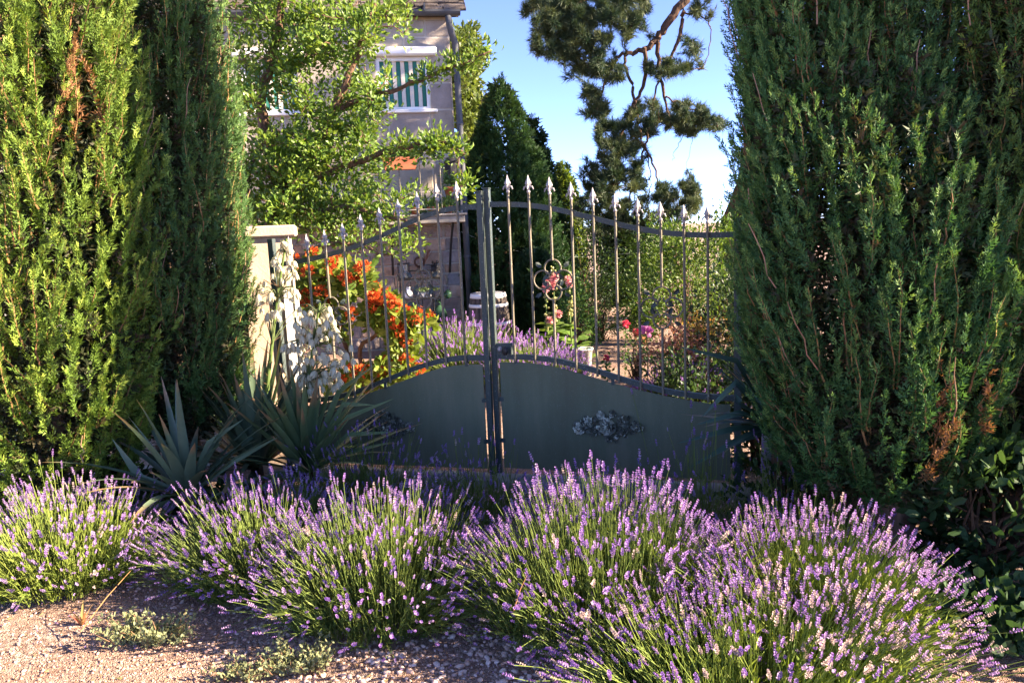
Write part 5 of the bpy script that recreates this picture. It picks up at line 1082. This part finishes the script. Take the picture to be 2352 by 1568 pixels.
def stalk(label, pts, zone, nb, seed, brs):
    rg = np.random.default_rng(seed); pts = np.array(pts); t = thing('yucca_flower_stalk', label, 'flower', pts[0], 'yucca flower stalks')
    g = Geo(); g.tubes(pts, np.linspace(.016, .006, len(pts)), 8, (.16, .24, .07)); bs = []
    for k2 in range(nb):
        x, y = zone(rg); q = at(x, y, pts[-1][1] + rg.uniform(-.12, .12)); f = rg.uniform(); j = np.argmin(np.linalg.norm(pts - q, axis=1)); a = pts[j] + (pts[max(j - 1, 0)] - pts[j]) * .3
        g.tubes(np.stack([a, (a + q) / 2 + [0, 0, .035], q + [0, 0, .012]]), np.array([.004, .003, .002]), 4, (.16, .20, .09)); bs.append(q)
    for _ in range(brs):
        j = rg.integers(0, len(pts) - 2); a = pts[j] + (pts[j + 1] - pts[j]) * rg.uniform(); an = rg.uniform(0, 6.28); b = a + np.array([math.cos(an), math.sin(an), .5]) * rg.uniform(.06, .16); g.tubes(np.stack([a, (a + b) / 2, b]), np.array([.003, .002, .001]), 4, (.20, .13, .08))
    build(g, 'stalk', M['leaf'], t)
    for q in bs:
        s = rg.uniform(.040, .062); bm = Matrix.Translation(q.tolist()) @ Matrix.Rotation(rg.uniform(0, 6.28), 4, 'Z') @ Matrix.Rotation(rg.normal() * .28, 4, 'X') @ Matrix.Scale(s, 4); link('bell_flower', BELLS[rg.integers(0, 4)], t, bm)
def zone1(rg):
    f = rg.uniform() ** .9; y = 552 + 175 * f; w = 12 + 55 * f; return 655 - 18 * f + rg.uniform(-1, 1) * w, y
def zone2(rg):
    f = rg.uniform(); y = 702 + 195 * f; w = (35 + 50 * min(f * 2, 1)) * (1 if f < .75 else .6); return 722 + 10 * f + rg.uniform(-1, 1) * w, y
stalk('thinner yucca flower stalk with white bells against the cream pier', [at(608, 960, 5.2), at(618, 850, 5.2), at(628, 760, 5.2), at(642, 650, 5.2), at(658, 548, 5.2)], zone1, 60, 121, 30)
stalk('full yucca flower stalk hung with creamy white bells', [at(690, 985, 5.0), at(700, 930, 5.0), at(712, 850, 5.0), at(722, 770, 5.0), at(735, 695, 5.0)], zone2, 125, 122, 14)

# ---------------------------------------------------------------- shaded growth under the right cypress, small plants on the gravel
GD = ((.022, .055, .018), (.05, .10, .032))
p = gnd(2200, 1330); bush('leafy_shrub', 'dark leafy shrub under the right cypress at the right edge', 'shrub', (2.34, 3.62, .34), (.40, .45, .36), 1500, .072, *GD, 131, tpl=leaf_tpl(.26, .1, .1), ncl=45, mat='leaf_dull')
bush('leafy_shrub', 'dark leafy shrub behind the right cypress trunk', 'shrub', (2.75, 4.3, .45), (.55, .5, .5), 1100, .09, *GD, 132, ncl=45, mat='leaf_dull')
bush('ivy', 'low dark ivy spreading at the lower right corner', 'ivy', (2.08, 3.02, .06), (.34, .42, .12), 900, .05, (.025, .06, .03), (.06, .12, .05), 133, tpl=leaf_tpl(.5, .1, .05, .55), ncl=80, mat='leaf_dull', stems=0, up=1.0, crown='leaves', shell=.2)
bush('ivy', 'dark undergrowth at the foot of the left cypress', 'ivy', (-2.35, 4.55, .14), (.70, .25, .22), 1300, .05, *GD, 134, tpl=leaf_tpl(.45, .1, .05, .55), ncl=60, mat='leaf_dull', stems=3, crown='leaves', shell=.3)
bush('ivy', 'dark undergrowth by the right gate post', 'ivy', (1.62, 4.38, .16), (.34, .2, .24), 700, .055, *GD, 135, ncl=40, mat='leaf_dull', stems=3, crown='leaves', shell=.3)
def tuft(label, c, rx, ry, h, n, cols, seed):
    rg = np.random.default_rng(seed); c = np.array([c[0], c[1], 0.0]); t = thing('gravel_herb', label, 'plant', c, 'grey green herbs on the gravel')
    m = 46; e = c + np.stack([rx * rg.uniform(-1, 1, m), ry * rg.uniform(-1, 1, m), h * rg.uniform(.4, 1, m)], 1) * np.array([1, 1, 1]); b = c + (e - c) * [.5, .5, 0]; mid_ = (b + e) / 2 + rg.normal(size=(m, 3)) * .01
    g = Geo(); pa = np.stack([b, mid_, e], 1); g.tubes(pa, np.array([.0022, .0018, .001]), 3, (.28, .17, .10)); build(g, 'stems', M['twig'], t, kind='stuff')
    k2 = rg.integers(0, m, n); f = rg.uniform(.1, 1.1, (n, 1)); P = b[k2] * (1 - f) + e[k2] * f + rg.normal(size=(n, 3)) * .010; P[:, 2] = np.maximum(P[:, 2], .008)
    g = Geo().inst(*leaf_tpl(.26, .1, .1), frames(rg.normal(size=(n, 3)) + [0, 0, .9], rg.uniform(0, 6, n)), rg.uniform(.013, .026, n), P, mix(cols[0], cols[1], rg.uniform(size=n))); build(g, 'leaves', M['leaf_dull'], t, kind='stuff')
GG = ((.14, .17, .09), (.27, .29, .15))
q = gnd(345, 1470); tuft('low grey green herb tuft on the gravel at lower left', q, .21, .12, .11, 1500, GG, 141)
q = gnd(690, 1535); tuft('pale green herb tuft on the gravel before the middle lavender', q, .15, .10, .10, 1100, GG, 142)
q = gnd(560, 1550); tuft('thin sparse herb seedlings at the bottom edge of the gravel', q, .16, .07, .05, 350, GG, 143)
q = gnd(190, 1440); wd = thing('gravel_weed', 'small reddish weed sprouting from the gravel at left', 'plant', q); rg = np.random.default_rng(9); g = Geo()
for k2 in range(9):
    a = rg.uniform(0, 6.28); L = rg.uniform(.05, .12); e = q + np.array([math.cos(a) * L * .6, math.sin(a) * L * .5, L * rg.uniform(.4, 1.1)]); V, F = blade(np.linspace(q, e, 5) + np.array([0, 0, 1]) * (np.linspace(0, 1, 5)[:, None] * (1 - np.linspace(0, 1, 5)[:, None])) * .05, .006); g.add(V, F, mix((.45, .10, .06), (.30, .22, .08), rg.uniform()))
build(g, 'shoots', M['leaf_dull'], wd)
for (lab, x0, y0, D0, x1, y1, D1) in (('dry straw coloured grass stalk lying on the gravel at left', 185, 1450, 3.25, 300, 1310, 3.5), ('dry reddish grass stalk standing in the right lavender', 1180, 1400, 2.75, 1210, 1320, 2.75)):
    a, b = at(x0, y0, D0), at(x1, y1, D1); a[2] = max(a[2], .012); tag(build(Geo().tubes(np.stack([a, (a + b) / 2 + [0, 0, .012], b]), np.array([.0025, .002, .001]), 5, (.50, .28, .12)), 'grass_stalk', M['leaf_dull']), lab, 'grass')
q = gnd(2255, 1395); s_ = stone(np.array([2.36, 3.14, .06]), (.34, .16, .14), rotz(.5), np.array([.30, .26, .23]), .015); tag(build(s_, 'edging_stone', M['rubble']), 'rough edging stone half buried in the ivy at right', 'stone')
# wires strung across the garden
for (lab, a, b, sag) in (('thin pale wire from the house corner across the tall thuja', HP(-.02, 1.78, .1), at(1330, 590, 13.0), .12), ('thin green washing line from the pine to the shrubs', at(1700, 540, 13.8), at(1300, 588, 14.5), .10)):
    u = np.linspace(0, 1, 14)[:, None]; tag(build(Geo().tubes(a * (1 - u) + b * u - np.array([0, 0, 1]) * sag * 4 * u * (1 - u), .004, 4, (.45, .50, .45)), 'wire', M['paint']), lab, 'wire')

# low hedge added past the right edge of the picture to shade the ground there
bush('shade_hedge', 'low hedge added out of view to shade the foot of the right cypress', 'hedge', (3.75, 3.7, .45), (.45, 1.5, .75), 5000, .09, (.03, .07, .02), (.07, .12, .03), 151, ncl=160, shell=.3)
bush('evergreen_shrub', 'tall evergreen shrub added unseen behind the right cypress to shade the gate', 'shrub', (2.85, 4.92, 1.0), (.50, .42, 1.18), 5000, .09, (.02, .05, .016), (.05, .09, .03), 152, ncl=150, shell=.3)  # added for the slanting shade edge it casts across the gate
rg = np.random.default_rng(160)
tx = thing('broadleaf_tree', 'tall tree added out of sight right of the pine to shade the house', 'tree', (6.8, 10.5, 0)); d = nz(rg.normal(size=(260, 3))) * rg.uniform(.35, 1, (260, 1)); tg = np.array([6.8, 10.5, 6.0]) + d * [1.5, 1.15, 2.9]  # unseen tree, added to throw dappled shade on the house wall
g = Geo(); paths = grow([([(6.8, 10.5, 0), (6.75, 10.5, 2), (6.85, 10.5, 4.5), (6.8, 10.5, 7.5)], .2, .04)], tg, rg, g, .014, (.8, .7, .6), 0, .08); build(g, 'trunk', M['bark'], tx)
build(leafy(paths, rg, 11, .17, (.05, .10, .02), (.10, .16, .03), LEAF, .1, .2), 'crown', M['leaf'], tx)
bush('evergreen_shrub', 'low evergreen shrub added unseen behind the cypress to shade the right gate post', 'shrub', (2.3, 4.62, .55), (.34, .32, .72), 2200, .07, (.02, .05, .016), (.05, .09, .03), 153, ncl=90, shell=.3)  # added to keep the sun off the right gate post
bush('evergreen_shrub', 'dark shrub added to cover bright ground between the right gate leaf and its post', 'shrub', (1.78, 5.35, .5), (.30, .26, .62), 1800, .06, (.018, .045, .015), (.045, .085, .026), 154, ncl=70, shell=.3)  # put in so the sunlit gap reads dark
bush('backing_hedge', 'dark hedge added behind the right cypress to block the bright ground beyond', 'hedge', (5.2, 7.0, 1.1), (1.6, .6, 1.4), 7000, .09, (.02, .05, .016), (.05, .09, .03), 155, ncl=160, shell=.3)  # added so lit ground does not show through the cypress crown
